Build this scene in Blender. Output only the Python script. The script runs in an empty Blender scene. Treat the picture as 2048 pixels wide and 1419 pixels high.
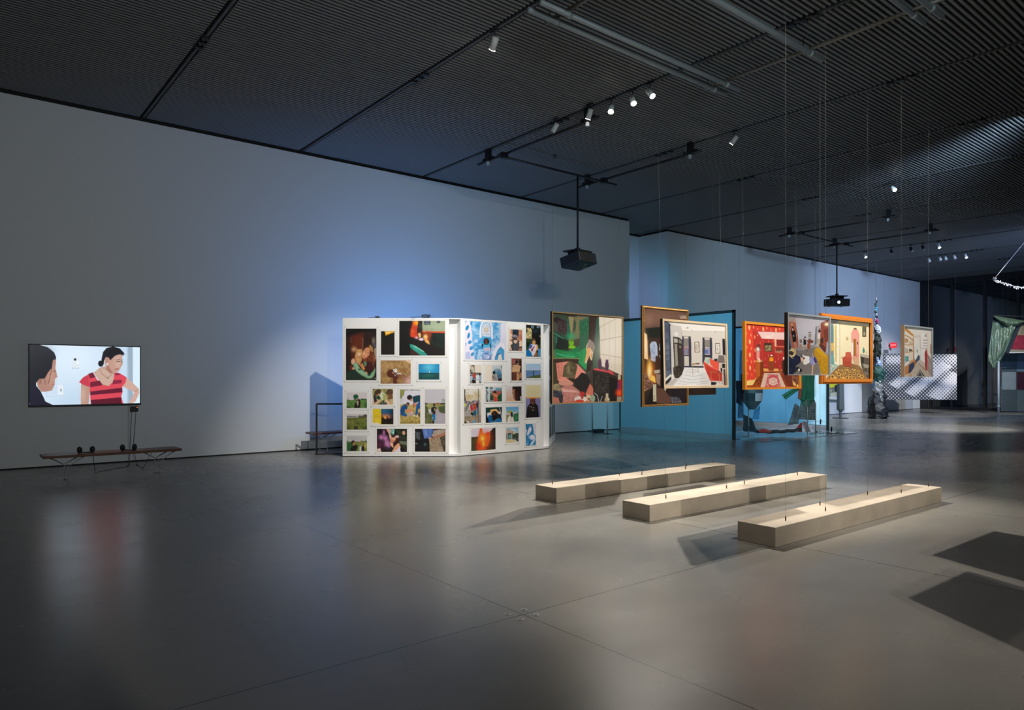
import bpy, math, random
import numpy as np
from mathutils import Vector, Matrix

# ------------------------------------------------------------------ camera, world, lights, exposure
SC = bpy.context.scene
COL = SC.collection
E = 1.5                                   # eye height in metres; the room was measured in eye heights
C_, S_ = 0.77843, 0.62771                 # room X axis (along the long wall) seen from the camera
HOR, CX, FOC = 755.0, 1024.0, 1416.0      # horizon row, centre column and focal length of the 2048x1419 frame

cam_d = bpy.data.cameras.new('camera')
cam = bpy.data.objects.new('camera', cam_d); COL.objects.link(cam)
cam.location = (0, 0, E)
cam.rotation_euler = (math.pi / 2, 0, -math.asin(S_))
cam_d.sensor_fit = 'HORIZONTAL'; cam_d.sensor_width = 36.0
cam_d.lens = FOC / 2048 * 36.0
cam_d.shift_y = (HOR - 709.5) / 2048
cam_d.clip_start = 0.05; cam_d.clip_end = 200
SC.camera = cam

SC.view_settings.view_transform = 'Standard'
SC.view_settings.look = 'None'
SC.view_settings.exposure = 0.0
SC.view_settings.gamma = 1.0
SC.view_settings.use_curve_mapping = False
SC.cycles.use_denoising = True
SC.cycles.max_bounces = 7
SC.cycles.diffuse_bounces = 4
SC.cycles.glossy_bounces = 4
SC.cycles.transmission_bounces = 6
SC.cycles.transparent_max_bounces = 8
SC.cycles.sample_clamp_indirect = 3.0

world = bpy.data.worlds.new('world'); SC.world = world
world.use_nodes = True
wb = world.node_tree.nodes['Background']
wb.inputs[0].default_value = (0.84, 0.94, 1.0, 1); wb.inputs[1].default_value = 0.07

def light(name, kind, loc, target, power, color=(1, 1, 1), size=0.06, angle=50, blend=0.3, size_y=None, parent=None):
    d = bpy.data.lights.new(name, kind); d.energy = power; d.color = color
    if kind == 'SPOT':
        d.spot_size = math.radians(angle); d.spot_blend = blend; d.shadow_soft_size = size
    else:
        d.size = size
        if size_y: d.shape = 'RECTANGLE'; d.size_y = size_y
    o = bpy.data.objects.new(name, d); COL.objects.link(o)
    o.location = loc
    o.rotation_euler = (Vector(target) - Vector(loc)).to_track_quat('-Z', 'Y').to_euler()
    if parent is not None:
        o.parent = parent
    return o

WARM = (1.0, 0.93, 0.83); NEUT = (1.0, 0.965, 0.92); BLUE = (0.30, 0.55, 1.0); CYAN = (0.28, 0.72, 1.0)
LIGHTS_TOP = [
    # front track spots, on the ceiling tracks behind the camera's field, aimed at the hanging pictures
    ('front_spot', 'SPOT', (5.9, 1.1, 6.0), (7.0, 5.4, 1.0), 820, WARM, 0.03, 50, 0.5),
    ('front_spot', 'SPOT', (8.8, 1.15, 6.0), (8.3, 5.2, 0.9), 840, WARM, 0.03, 54, 0.5),
    ('front_spot', 'SPOT', (11.7, 1.2, 6.0), (8.9, 4.6, 1.0), 230, WARM, 0.03, 46, 0.5),
    # added fill spots behind the camera, for the long wall and the floor
    ('rear_fill', 'SPOT', (0.6, -2.0, 4.4), (3.8, 14.1, 5.0), 820, (0.80, 0.93, 1.0), 0.8, 56, 1.0),
    ('rear_fill', 'SPOT', (4.0, -3.0, 4.6), (12.8, 14.1, 5.0), 1500, (0.66, 0.90, 1.0), 2.4, 46, 1.0),
    ('rear_fill', 'SPOT', (1.05, -6.3, 5.7), (4.5, 6.0, 0.0), 900, (1.0, 0.95, 0.88), 0.05, 80, 1.0),
    # added blue and violet fills standing in for projection light, no source built
    ('tinted_fill', 'AREA', (8.0, 11.85, 1.6), (7.9, 14.1, 3.7), 68, (0.14, 0.38, 1.0), 1.1),
    ('tinted_fill', 'SPOT', (26.0, 3.0, 5.9), (31.5, 14.3, 2.4), 3600, (0.42, 0.60, 1.0), 0.4, 72, 1.0),
    ('tinted_fill', 'SPOT', (15.0, 4.0, 5.9), (25.0, 14.3, 3.0), 1700, (0.5, 0.74, 1.0), 0.4, 60, 1.0),
    ('tinted_fill', 'SPOT', (16.0, 12.8, 4.0), (17.4, 15.0, 4.0), 85, (0.1, 0.62, 1.0), 0.2, 90, 1.0),
    ('tinted_fill', 'SPOT', (16.3, 13.4, 4.0), (17.0, 15.5, 4.0), 36, (0.6, 0.25, 1.0), 0.2, 90, 1.0),
    ('tinted_fill', 'SPOT', (9.0, 8.5, 5.9), (14.8, 11.6, 1.6), 1500, (0.2, 0.72, 1.0), 0.08, 40, 0.6),
    ('tinted_fill', 'SPOT', (30.0, -2.0, 1.0), (31.0, 9.5, 6.2), 650, (0.3, 0.52, 1.0), 0.5, 90, 1.0),
    # far pools of light, and fixtureless spots added to brighten dim sculptures and floor
    ('far_spot', 'SPOT', (13.0, 3.5, 6.0), (12.4, 7.6, 0.0), 330, NEUT, 0.05, 56, 0.8),
    ('far_spot', 'SPOT', (20.0, 4.0, 6.0), (24.5, 10.5, 0.0), 2600, (0.9, 0.95, 1.0), 0.05, 50, 0.6),
    ('far_spot', 'SPOT', (23.0, 5.0, 6.0), (23.6, 8.3, 0.0), 1300, NEUT, 0.05, 30, 0.4),
    ('far_spot', 'SPOT', (14.0, 4.5, 6.0), (17.6, 9.9, 0.9), 700, (0.85, 0.95, 1.0), 0.05, 34, 0.6),
    ('far_spot', 'SPOT', (26.6, 10.4, 6.0), (25.6, 13.6, 0.6), 700, (0.85, 0.9, 1.0), 0.05, 60, 0.9),
    ('far_spot', 'SPOT', (27.0, 6.0, 6.0), (31.4, 12.0, 1.4), 2200, NEUT, 0.05, 40, 0.5),
    ('far_spot', 'SPOT', (30.0, 6.5, 6.0), (33.8, 10.0, 2.5), 1400, NEUT, 0.05, 40, 0.4),
    ('far_spot', 'SPOT', (24.0, 5.0, 6.0), (26.8, 11.8, 1.5), 600, NEUT, 0.05, 26, 0.4),
]
for L in LIGHTS_TOP:
    if L[1] == 'SPOT':
        light(L[0], 'SPOT', L[2], L[3], L[4], L[5], L[6], L[7], L[8])
    else:
        light(L[0], 'AREA', L[2], L[3], L[4], L[5], L[6])

# ------------------------------------------------------------------ helpers
def rf(r, f):                              # right / forward (eye heights) -> room metres
    return ((C_ * r + S_ * f) * E, (-S_ * r + C_ * f) * E)

def ray(px):
    p = (px - CX) / FOC
    return (C_ * p + S_, -S_ * p + C_)     # room direction per unit depth

def on_y(Y, px, py):                       # point of plane y = Y seen at a photo position
    dx, dy = ray(px); F = Y / dy
    return (dx * F, Y, E + (HOR - py) / FOC * F)

def on_x(X, px, py):
    dx, dy = ray(px); F = X / dx
    return (X, dy * F, E + (HOR - py) / FOC * F)

def at_depth(f, px, py):                   # f in eye heights
    x, y = rf((px - CX) / FOC * f, f)
    return (x, y, E + (HOR - py) / FOC * f * E)

def hexc(h):
    c = [int(h[i:i + 2], 16) / 255 for i in (0, 2, 4)]
    return [v / 12.92 if v <= 0.04045 else ((v + 0.055) / 1.055) ** 2.4 for v in c]

class MB:
    def __init__(self): self.v = []; self.f = []
    def quad(self, a, b, c, d):
        n = len(self.v); self.v += [a, b, c, d]; self.f.append((n, n + 1, n + 2, n + 3))
    def poly(self, pts):
        n = len(self.v); self.v += list(pts); self.f.append(tuple(range(n, n + len(pts))))
    def box(self, x0, x1, y0, y1, z0, z1):
        n = len(self.v)
        self.v += [(x0, y0, z0), (x1, y0, z0), (x1, y1, z0), (x0, y1, z0), (x0, y0, z1), (x1, y0, z1), (x1, y1, z1), (x0, y1, z1)]
        for q in ((3, 2, 1, 0), (4, 5, 6, 7), (0, 1, 5, 4), (1, 2, 6, 5), (2, 3, 7, 6), (3, 0, 4, 7)):
            self.f.append(tuple(n + i for i in q))
    def prism(self, pts, z0, z1):          # vertical prism on a ground outline
        n = len(self.v); k = len(pts)
        self.v += [(p[0], p[1], z0) for p in pts] + [(p[0], p[1], z1) for p in pts]
        self.f.append(tuple(n + i for i in reversed(range(k)))); self.f.append(tuple(n + k + i for i in range(k)))
        for i in range(k):
            j = (i + 1) % k
            self.f.append((n + i, n + j, n + k + j, n + k + i))
    def tube(self, pts, r, seg=8, cap=True):
        pts = [Vector(p) for p in pts]; rs = r if isinstance(r, (list, tuple)) else [r] * len(pts)
        base = len(self.v); up = None
        for i, p in enumerate(pts):
            t = (pts[min(i + 1, len(pts) - 1)] - pts[max(i - 1, 0)]).normalized()
            if up is None:
                up = Vector((0, 0, 1)) if abs(t.z) < 0.9 else Vector((1, 0, 0))
            a = t.cross(up).normalized(); b = a.cross(t).normalized(); up = b
            for k in range(seg):
                w = 2 * math.pi * k / seg
                self.v.append(tuple(p + a * (math.cos(w) * rs[i]) + b * (math.sin(w) * rs[i])))
        for i in range(len(pts) - 1):
            for k in range(seg):
                k2 = (k + 1) % seg
                self.f.append((base + i * seg + k, base + i * seg + k2, base + (i + 1) * seg + k2, base + (i + 1) * seg + k))
        if cap:
            self.f.append(tuple(base + k for k in reversed(range(seg))))
            e = base + (len(pts) - 1) * seg
            self.f.append(tuple(e + k for k in range(seg)))
    def ball(self, c, rx, ry=None, rz=None, seg=12, rings=8, wob=0, seed=0):
        ry = ry or rx; rz = rz or rx; rnd = random.Random(seed); base = len(self.v)
        for i in range(rings + 1):
            t = math.pi * i / rings
            for k in range(seg):
                w = 2 * math.pi * k / seg
                m = 1 + (rnd.uniform(-wob, wob) if 0 < i < rings else 0)
                self.v.append((c[0] + rx * m * math.sin(t) * math.cos(w), c[1] + ry * m * math.sin(t) * math.sin(w), c[2] + rz * m * math.cos(t)))
        for i in range(rings):
            for k in range(seg):
                k2 = (k + 1) % seg
                self.f.append((base + i * seg + k, base + (i + 1) * seg + k, base + (i + 1) * seg + k2, base + i * seg + k2))
    def grid(self, fn, nu, nv):
        base = len(self.v)
        for j in range(nv + 1):
            for i in range(nu + 1):
                self.v.append(tuple(fn(i / nu, j / nv)))
        for j in range(nv):
            for i in range(nu):
                a = base + j * (nu + 1) + i
                self.f.append((a, a + nu + 1, a + nu + 2, a + 1))
    def build(self, name, mat, parent=None, smooth=False, bevel=0):
        me = bpy.data.meshes.new(name); me.from_pydata([tuple(v) for v in self.v], [], self.f); me.update()
        if mat: me.materials.append(mat)
        if smooth: me.polygons.foreach_set('use_smooth', [True] * len(me.polygons))
        o = bpy.data.objects.new(name, me); COL.objects.link(o)
        if parent is not None:
            o.parent = parent
            o.matrix_parent_inverse = Matrix.Translation(-Vector(parent.location)) if not parent.get('_local') else Matrix.Identity(4)
        if bevel:
            b = o.modifiers.new('bevel', 'BEVEL'); b.width = bevel; b.segments = 2; b.limit_method = 'ANGLE'
        return o

def tag(o, label, cat, group=None):
    o['label'] = label; o['category'] = cat
    if group: o['group'] = group
    return o

def thing(name, label, cat, loc=(0, 0, 0), group=None, rot=None):
    o = bpy.data.objects.new(name, None); COL.objects.link(o); o.location = loc; o.empty_display_size = 0.1
    if rot is not None:                    # rotated things take local-coordinate parts
        o.rotation_euler = rot; o['_local'] = 1
    return tag(o, label, cat, group)

def struct(o):
    o['kind'] = 'structure'; return o

def mat(name, col, rough=0.6, metal=0.0, emit=None, es=1.0, spec=None, coat=0, alpha=None, noise=None, trans=0, ior=None, bump=None):
    m = bpy.data.materials.new(name); m.use_nodes = True
    nt = m.node_tree; b = nt.nodes['Principled BSDF']
    c = hexc(col) if isinstance(col, str) else list(col)
    b.inputs['Base Color'].default_value = (*c, 1); b.inputs['Roughness'].default_value = rough; b.inputs['Metallic'].default_value = metal
    if spec is not None: b.inputs['Specular IOR Level'].default_value = spec
    if coat: b.inputs['Coat Weight'].default_value = coat; b.inputs['Coat Roughness'].default_value = 0.05
    if trans: b.inputs['Transmission Weight'].default_value = trans
    if ior: b.inputs['IOR'].default_value = ior
    if alpha is not None: b.inputs['Alpha'].default_value = alpha
    if emit:
        ec = hexc(emit) if isinstance(emit, str) else emit
        b.inputs['Emission Color'].default_value = (*ec, 1); b.inputs['Emission Strength'].default_value = es
    if noise:                              # (scale, darker factor, stretch)
        tc = nt.nodes.new('ShaderNodeTexCoord'); mp = nt.nodes.new('ShaderNodeMapping'); nz = nt.nodes.new('ShaderNodeTexNoise')
        cr = nt.nodes.new('ShaderNodeValToRGB')
        nz.inputs['Scale'].default_value = noise[0]; nz.inputs['Detail'].default_value = 6
        mp.inputs['Scale'].default_value = noise[2] if len(noise) > 2 else (1, 1, 1)
        cr.color_ramp.elements[0].position = 0.3; cr.color_ramp.elements[1].position = 0.7
        cr.color_ramp.elements[0].color = (*[v * noise[1] for v in c], 1); cr.color_ramp.elements[1].color = (*c, 1)
        nt.links.new(tc.outputs['Object'], mp.inputs[0]); nt.links.new(mp.outputs[0], nz.inputs['Vector'])
        nt.links.new(nz.outputs['Fac'], cr.inputs[0]); nt.links.new(cr.outputs[0], b.inputs['Base Color'])
    if bump:
        tc = nt.nodes.new('ShaderNodeTexCoord'); nz = nt.nodes.new('ShaderNodeTexNoise'); bp = nt.nodes.new('ShaderNodeBump')
        nz.inputs['Scale'].default_value = bump[0]; nz.inputs['Detail'].default_value = 4; bp.inputs['Strength'].default_value = bump[1]; bp.inputs['Distance'].default_value = 0.02
        nt.links.new(tc.outputs['Object'], nz.inputs['Vector']); nt.links.new(nz.outputs['Fac'], bp.inputs['Height']); nt.links.new(bp.outputs[0], b.inputs['Normal'])
    return m

# ------------------------------------------------------------------ picture painter: colours each vertex of a fine grid
def homog(q):
    src = [(0, 0), (1, 0), (1, 1), (0, 1)]
    A = []; B = []
    for (u, v), (x, y) in zip(src, q):
        A.append([u, v, 1, 0, 0, 0, -u * x, -v * x]); B.append(x)
        A.append([0, 0, 0, u, v, 1, -u * y, -v * y]); B.append(y)
    return np.append(np.linalg.solve(np.array(A, float), np.array(B, float)), 1).reshape(3, 3)

def inside(X, Y, pts):
    r = np.zeros(X.shape, bool); n = len(pts)
    for i in range(n):
        x0, y0 = pts[i]; x1, y1 = pts[(i + 1) % n]
        if y0 == y1: continue
        c = ((y0 > Y) != (y1 > Y)) & (X < (x1 - x0) * (Y - y0) / (y1 - y0) + x0)
        r ^= c
    return r

def vnoise(X, Y, sc, seed):
    rng = np.random.RandomState(seed); T = rng.rand(64, 64)
    def s(x, y):
        xi = np.floor(x).astype(int); yi = np.floor(y).astype(int); fx = x - xi; fy = y - yi
        fx = fx * fx * (3 - 2 * fx); fy = fy * fy * (3 - 2 * fy)
        a = T[yi % 64, xi % 64]; b = T[yi % 64, (xi + 1) % 64]; c = T[(yi + 1) % 64, xi % 64]; d = T[(yi + 1) % 64, (xi + 1) % 64]
        return (a * (1 - fx) + b * fx) * (1 - fy) + (c * (1 - fx) + d * fx) * fy
    return 0.6 * s(X / sc, Y / sc) + 0.4 * s(X / sc * 2.3 + 7, Y / sc * 2.3 + 3)

def paint(quad, nx, ny, ops):
    """ops: 'v c0 c1' / 'h c0 c1' gradients, 'p c x,y ...' polygon, 'e c cx,cy rx,ry [deg]' ellipse, 'l c w x,y ...' line,
    'g c cx,cy rx,ry a' soft glow, 'n amp scale' grain, 'b c x0,y0 x1,y1' box, 'm c c2 scale x,y ...' mottled polygon"""
    H = homog(quad); acc = np.zeros((ny + 1, nx + 1, 3))
    prog = [s.split() for s in ops.replace('\n', ' ').split(';') if s.strip()]
    for sx, sy in ((-.25, -.12), (.12, -.25), (.25, .12), (-.12, .25)):
        U, V = np.meshgrid((np.arange(nx + 1) + sx) / nx, (np.arange(ny + 1) + sy) / ny)
        W = H[2, 0] * U + H[2, 1] * V + H[2, 2]
        X = (H[0, 0] * U + H[0, 1] * V + H[0, 2]) / W; Y = (H[1, 0] * U + H[1, 1] * V + H[1, 2]) / W
        I = np.zeros(X.shape + (3,))
        for k, t in enumerate(prog):
            o = t[0]
            if o == 'n':
                nz = vnoise(X, Y, float(t[2]), 11 + k); I *= (1 + float(t[1]) * (nz - 0.5) * 2)[..., None]; continue
            c = np.array(hexc(t[1]))
            if o in 'vh':
                c2 = np.array(hexc(t[2])); w = np.clip(V if o == 'v' else U, 0, 1)[..., None]; I = c * (1 - w) + c2 * w; continue
            if o == 'm':
                c2 = np.array(hexc(t[2])); sc = float(t[3]); P = [tuple(map(float, q.split(','))) for q in t[4:]]
                m = inside(X, Y, P); nz = vnoise(X, Y, sc, 5 + k); nz = np.clip((nz - .5) * 3 + .5, 0, 1)[..., None]
                I = np.where(m[..., None], c * (1 - nz) + c2 * nz, I); continue
            if o == 'g':
                a = float(t[4]); cx, cy = map(float, t[2].split(',')); rx, ry = map(float, t[3].split(','))
                w = a * np.exp(-(((X - cx) / rx) ** 2 + ((Y - cy) / ry) ** 2))[..., None]; I = I * (1 - w) + c * w; continue
            if o == 'p': m = inside(X, Y, [tuple(map(float, q.split(','))) for q in t[2:]])
            elif o == 'b':
                x0, y0 = map(float, t[2].split(',')); x1, y1 = map(float, t[3].split(',')); m = (X >= x0) & (X < x1) & (Y >= y0) & (Y < y1)
            elif o == 'e':
                cx, cy = map(float, t[2].split(',')); rx, ry = map(float, t[3].split(',')); a = math.radians(float(t[4])) if len(t) > 4 else 0
                dx = X - cx; dy = Y - cy; p = dx * math.cos(a) + dy * math.sin(a); q = -dx * math.sin(a) + dy * math.cos(a)
                m = (p / rx) ** 2 + (q / ry) ** 2 < 1
            elif o == 'l':
                w = float(t[2]) / 2; P = [tuple(map(float, q.split(','))) for q in t[3:]]; m = np.zeros(X.shape, bool)
                for (x0, y0), (x1, y1) in zip(P, P[1:]):
                    L2 = (x1 - x0) ** 2 + (y1 - y0) ** 2 or 1
                    s = np.clip(((X - x0) * (x1 - x0) + (Y - y0) * (y1 - y0)) / L2, 0, 1)
                    m |= (X - x0 - s * (x1 - x0)) ** 2 + (Y - y0 - s * (y1 - y0)) ** 2 < w * w
            I[m] = c
        acc += I
    return np.clip(acc / 4, 0, 1)

def colour_mat(name, rough=0.45, emit=0, gain=1.0, coat=0.0):
    m = bpy.data.materials.new(name); m.use_nodes = True; nt = m.node_tree; b = nt.nodes['Principled BSDF']
    a = nt.nodes.new('ShaderNodeAttribute'); a.attribute_name = 'Col'
    b.inputs['Roughness'].default_value = rough
    if coat: b.inputs['Coat Weight'].default_value = coat; b.inputs['Coat Roughness'].default_value = 0.08
    if emit:
        b.inputs['Base Color'].default_value = (.01, .01, .01, 1)
        nt.links.new(a.outputs['Color'], b.inputs['Emission Color']); b.inputs['Emission Strength'].default_value = emit
    else:
        nt.links.new(a.outputs['Color'], b.inputs['Base Color'])
    return m

def picture(name, tl, tr, bl, quad, nx, ny, ops, material, parent=None, gain=1.0, border=None, border_col='e9e6e0', thick=0.0):
    """flat picture on the parallelogram tl,tr,bl; border = width in metres of plain paper round it"""
    tl, tr, bl = Vector(tl), Vector(tr), Vector(bl); ux = (tr - tl); uy = (bl - tl)
    img = np.clip(paint(quad, nx, ny, ops) * gain, 0, 1)
    U = np.linspace(0, 1, nx + 1); V = np.linspace(0, 1, ny + 1)
    if border:
        bx = border / ux.length; by = border / uy.length
        U = np.concatenate([[-bx, -1e-3], U, [1 + 1e-3, 1 + bx]]); V = np.concatenate([[-by, -1e-3], V, [1 + 1e-3, 1 + by]])
        full = np.empty((ny + 5, nx + 5, 3)); full[:] = np.array(hexc(border_col)); full[2:-2, 2:-2] = img; img = full
    UU, VV = np.meshgrid(U, V); n0, n1 = len(V), len(U)
    co = np.array(tl)[None, None] + UU[..., None] * np.array(ux) + VV[..., None] * np.array(uy)
    if parent is not None and not parent.get('_local'): co = co - np.array(parent.location)
    me = bpy.data.meshes.new(name)
    idx = np.arange(n0 * n1).reshape(n0, n1)
    F = np.stack([idx[:-1, :-1], idx[1:, :-1], idx[1:, 1:], idx[:-1, 1:]], -1).reshape(-1, 4)
    verts = co.reshape(-1, 3); cols = img.reshape(-1, 3)
    if thick:                              # paper / board edge: a simple back box
        nrm = np.array(uy.cross(ux).normalized()) * -thick
        c = verts[[idx[0, 0], idx[0, -1], idx[-1, -1], idx[-1, 0]]]
        k = len(verts); verts = np.concatenate([verts, c, c + nrm]); cols = np.concatenate([cols, np.tile(hexc(border_col), (8, 1))])
        ex = [[k + 4, k + 5, k + 6, k + 7]] + [[k + i, k + (i + 1) % 4, k + 4 + (i + 1) % 4, k + 4 + i] for i in range(4)]
        F = np.concatenate([F, np.array(ex)])
    me.from_pydata(verts.tolist(), [], F.tolist()); me.update()
    ca = me.color_attributes.new('Col', 'FLOAT_COLOR', 'POINT')
    ca.data.foreach_set('color', np.concatenate([cols, np.ones((len(cols), 1))], 1).astype(np.float32).ravel())
    me.materials.append(material)
    o = bpy.data.objects.new(name, me); COL.objects.link(o)
    if parent is not None:
        o.parent = parent
    return o

# ------------------------------------------------------------------ materials
M = {
    'wall': mat('wall_paint', (0.62, 0.64, 0.65), 0.85),
    'black': mat('black_gap', (0.006, 0.006, 0.006), 0.8),
    'slat': mat('ceiling_slat', (0.22, 0.225, 0.225), 0.5, spec=0.3),
    'deck': mat('ceiling_deck', (0.02, 0.02, 0.02), 0.9),
    'track': mat('track_metal', (0.10, 0.10, 0.10), 0.5, 0.3),
    'dark_metal': mat('dark_metal', (0.02, 0.02, 0.022), 0.45, 0.4),
    'grey_tube': mat('grey_tube', (0.34, 0.37, 0.38), 0.5, 0.2),
    'brown_tube': mat('galvanised_bar', (0.26, 0.23, 0.19), 0.5, 0.4),
    'white_metal': mat('white_metal', (0.7, 0.7, 0.68), 0.4),
    'steel': mat('steel', (0.42, 0.43, 0.44), 0.35, 0.3),
    'lens': mat('lit_lens', (1, 1, 1), 0.3, emit=(1.0, 0.93, 0.82), es=30),
    'lens_off': mat('glass_lens', (0.3, 0.3, 0.32), 0.1),
    'cloud': mat('clip_tag', (0.5, 0.55, 0.58), 0.5),
    'board': mat('white_board', (0.80, 0.79, 0.77), 0.6),
    'plinth': mat('cast_concrete', (0.53, 0.455, 0.36), 0.8, noise=(2.2, 0.72, (1, 1, 1.5)), bump=(30, 0.15)),
    'wood': mat('bench_wood', (0.16, 0.055, 0.02), 0.4, noise=(6, 0.5, (0.5, 8, 8))),
    'chrome': mat('chrome', (0.42, 0.43, 0.44), 0.35, 0.3),
    'plastic': mat('black_plastic', (0.012, 0.012, 0.013), 0.5),
    'cable': mat('steel_cable', (0.11, 0.105, 0.10), 0.6, 0.0),
}
PRINT = colour_mat('photo_print', 0.42)
FRAMED = colour_mat('framed_print', 0.5)
# ------------------------------------------------------------------ the room
CEIL = 4.125 * E; WY = 9.42 * E; XR0 = 10.57 * E; XR1 = 11.90 * E; YB = 10.33 * E; XE = 24.65 * E; RWY = 9.54 * E
X0, Y0 = -6.0, -7.0

def floor_material():
    m = bpy.data.materials.new('polished_concrete'); m.use_nodes = True; nt = m.node_tree; N = nt.nodes; L = nt.links
    b = N['Principled BSDF']; tc = N.new('ShaderNodeTexCoord')
    def noise(scale, detail, rough, stretch=(1, 1, 1), off=(0, 0, 0)):
        mp = N.new('ShaderNodeMapping'); mp.inputs['Scale'].default_value = stretch; mp.inputs['Location'].default_value = off
        n = N.new('ShaderNodeTexNoise'); n.inputs['Scale'].default_value = scale; n.inputs['Detail'].default_value = detail; n.inputs['Roughness'].default_value = rough
        L.new(tc.outputs['Object'], mp.inputs[0]); L.new(mp.outputs[0], n.inputs['Vector']); return n
    n1 = noise(0.55, 7, 0.6); n2 = noise(1.3, 4, 0.5, (1, 1.6, 1), (3, 7, 0)); n3 = noise(14, 3, 0.5)
    cr = N.new('ShaderNodeValToRGB'); e = cr.color_ramp.elements
    e[0].position = 0.25; e[0].color = (0.185, 0.176, 0.158, 1); e[1].position = 0.75; e[1].color = (0.235, 0.224, 0.20, 1)
    mx = N.new('ShaderNodeMath'); mx.operation = 'MULTIPLY_ADD'; mx.inputs[1].default_value = 0.45
    L.new(n2.outputs['Fac'], mx.inputs[0])
    h = N.new('ShaderNodeMath'); h.operation = 'MULTIPLY'; h.inputs[1].default_value = 0.55; L.new(n1.outputs['Fac'], h.inputs[0]); L.new(h.outputs[0], mx.inputs[2])
    L.new(mx.outputs[0], cr.inputs[0])
    # saw-cut joints
    sx = N.new('ShaderNodeSeparateXYZ'); L.new(tc.outputs['Object'], sx.inputs[0])
    def joint(out, at, period, half):
        a = N.new('ShaderNodeMath'); a.operation = 'SUBTRACT'; a.inputs[1].default_value = at - period / 2; L.new(out, a.inputs[0])
        f = N.new('ShaderNodeMath'); f.operation = 'FLOORED_MODULO'; f.inputs[1].default_value = period; L.new(a.outputs[0], f.inputs[0])
        s = N.new('ShaderNodeMath'); s.operation = 'SUBTRACT'; s.inputs[1].default_value = period / 2; L.new(f.outputs[0], s.inputs[0])
        ab = N.new('ShaderNodeMath'); ab.operation = 'ABSOLUTE'; L.new(s.outputs[0], ab.inputs[0])
        c = N.new('ShaderNodeMath'); c.operation = 'LESS_THAN'; c.inputs[1].default_value = half; L.new(ab.outputs[0], c.inputs[0]); return c
    jx = joint(sx.outputs[0], 1.914 * E, 2.03 * E, 0.0045); jy = joint(sx.outputs[1], 2.300 * E, 6.06 * E, 0.0045)
    mxj = N.new('ShaderNodeMath'); mxj.operation = 'MAXIMUM'; L.new(jx.outputs[0], mxj.inputs[0]); L.new(jy.outputs[0], mxj.inputs[1])
    mix = N.new('ShaderNodeMix'); mix.data_type = 'RGBA'; L.new(mxj.outputs[0], mix.inputs[0]); L.new(cr.outputs[0], mix.inputs[6]); mix.inputs[7].default_value = (0.02, 0.016, 0.014, 1)
    L.new(mix.outputs[2], b.inputs['Base Color'])
    rr = N.new('ShaderNodeMapRange'); rr.inputs[3].default_value = 0.22; rr.inputs[4].default_value = 0.31
    L.new(n2.outputs['Fac'], rr.inputs[0]); L.new(rr.outputs[0], b.inputs['Roughness'])
    b.inputs['Specular IOR Level'].default_value = 0.5
    bp = N.new('ShaderNodeBump'); bp.inputs['Strength'].default_value = 0.012; bp.inputs['Distance'].default_value = 0.02
    L.new(n3.outputs['Fac'], bp.inputs['Height'])
    return m

fb = MB(); fb.box(X0, XE + 0.3, Y0, YB + 0.3, -0.2, 0.0); struct(fb.build('floor', floor_material()))

# ceiling: rounded slats running along the long wall, split into bays by the track slots
SLOTS = [1.89 * E + 1.98 * E * k for k in range(-2, 12)]
cb = MB(); pitch = 0.0762; prof = [(-0.022, 0.03), (-0.020, 0.010), (-0.012, 0.0), (0.010, 0.0), (0.020, 0.014), (0.022, 0.03)]
ys = np.arange(Y0, YB + 0.3, pitch)
edges = [X0] + [s for s in SLOTS if X0 < s < XE] + [XE + 0.3]
for a, b_ in zip(edges, edges[1:]):
    xa = a + (0.055 if a != X0 else 0); xb = b_ - 0.055
    for y in ys:
        n = len(cb.v)
        for x in (xa, xb):
            for dy, dz in prof: cb.v.append((x, y + dy, CEIL + dz))
        for i in range(5): cb.f.append((n + i, n + i + 1, n + 7 + i, n + 6 + i))
        cb.f.append(tuple(n + i for i in range(6))); cb.f.append(tuple(n + 6 + i for i in reversed(range(6))))
ceil = struct(cb.build('ceiling', M['slat']))
db = MB(); db.box(X0, XE + 0.3, Y0, YB + 0.3, CEIL + 0.032, CEIL + 0.25)
o = db.build('ceiling_deck', M['deck'], ceil)

def wall(name, x0, x1, y0, y1, z1=CEIL - 0.0):
    b = MB(); b.box(x0, x1, y0, y1, 0.0, z1); return struct(b.build(name, M['wall']))
TOPW = CEIL - 0.065
wall('wall_left', X0, XR0, WY, WY + 0.25, TOPW)
wall('wall_recess', XR0 - 0.6, XR1 - 0.002, YB, YB + 0.25, TOPW)
wall('wall_recess_side', XR1, XR1 + 0.25, RWY + 0.25, YB, TOPW)
wall('wall_right', XR1, XE, RWY, RWY + 0.25, TOPW)
n_t = [0]
def trim(x0, x1, y0, y1, z0, z1, m='black', nm='trim'):
    n_t[0] += 1; b = MB(); b.box(x0, x1, y0, y1, z0, z1)
    return struct(b.build('%s_%d' % (nm, n_t[0]), M[m]))
wall('rear_light_blocker', X0, 0.93, -3.2, -3.0, TOPW)  # added unseen slab, blocks the rear fill so the left floor stays darker
trim(X0, XR0 - 0.02, WY + 0.03, WY + 0.2, TOPW, CEIL + 0.01)
trim(XR1 + 0.02, XE, RWY + 0.03, RWY + 0.2, TOPW, CEIL + 0.01)
trim(XR0 - 0.6, XR1 + 0.2, YB + 0.03, YB + 0.2, TOPW, CEIL + 0.01)
trim(XR1 + 0.03, XR1 + 0.2, RWY + 0.2, YB, TOPW, CEIL + 0.01)
b = MB(); b.box(X0, XR0 - 0.01, WY - 0.004, WY, 0.0, 0.022); struct(b.build('baseboard_left', M['black']))
b = MB(); b.box(XR1, XE, RWY - 0.004, RWY, 0.0, 0.022); struct(b.build('baseboard_right', M['black']))

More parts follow.
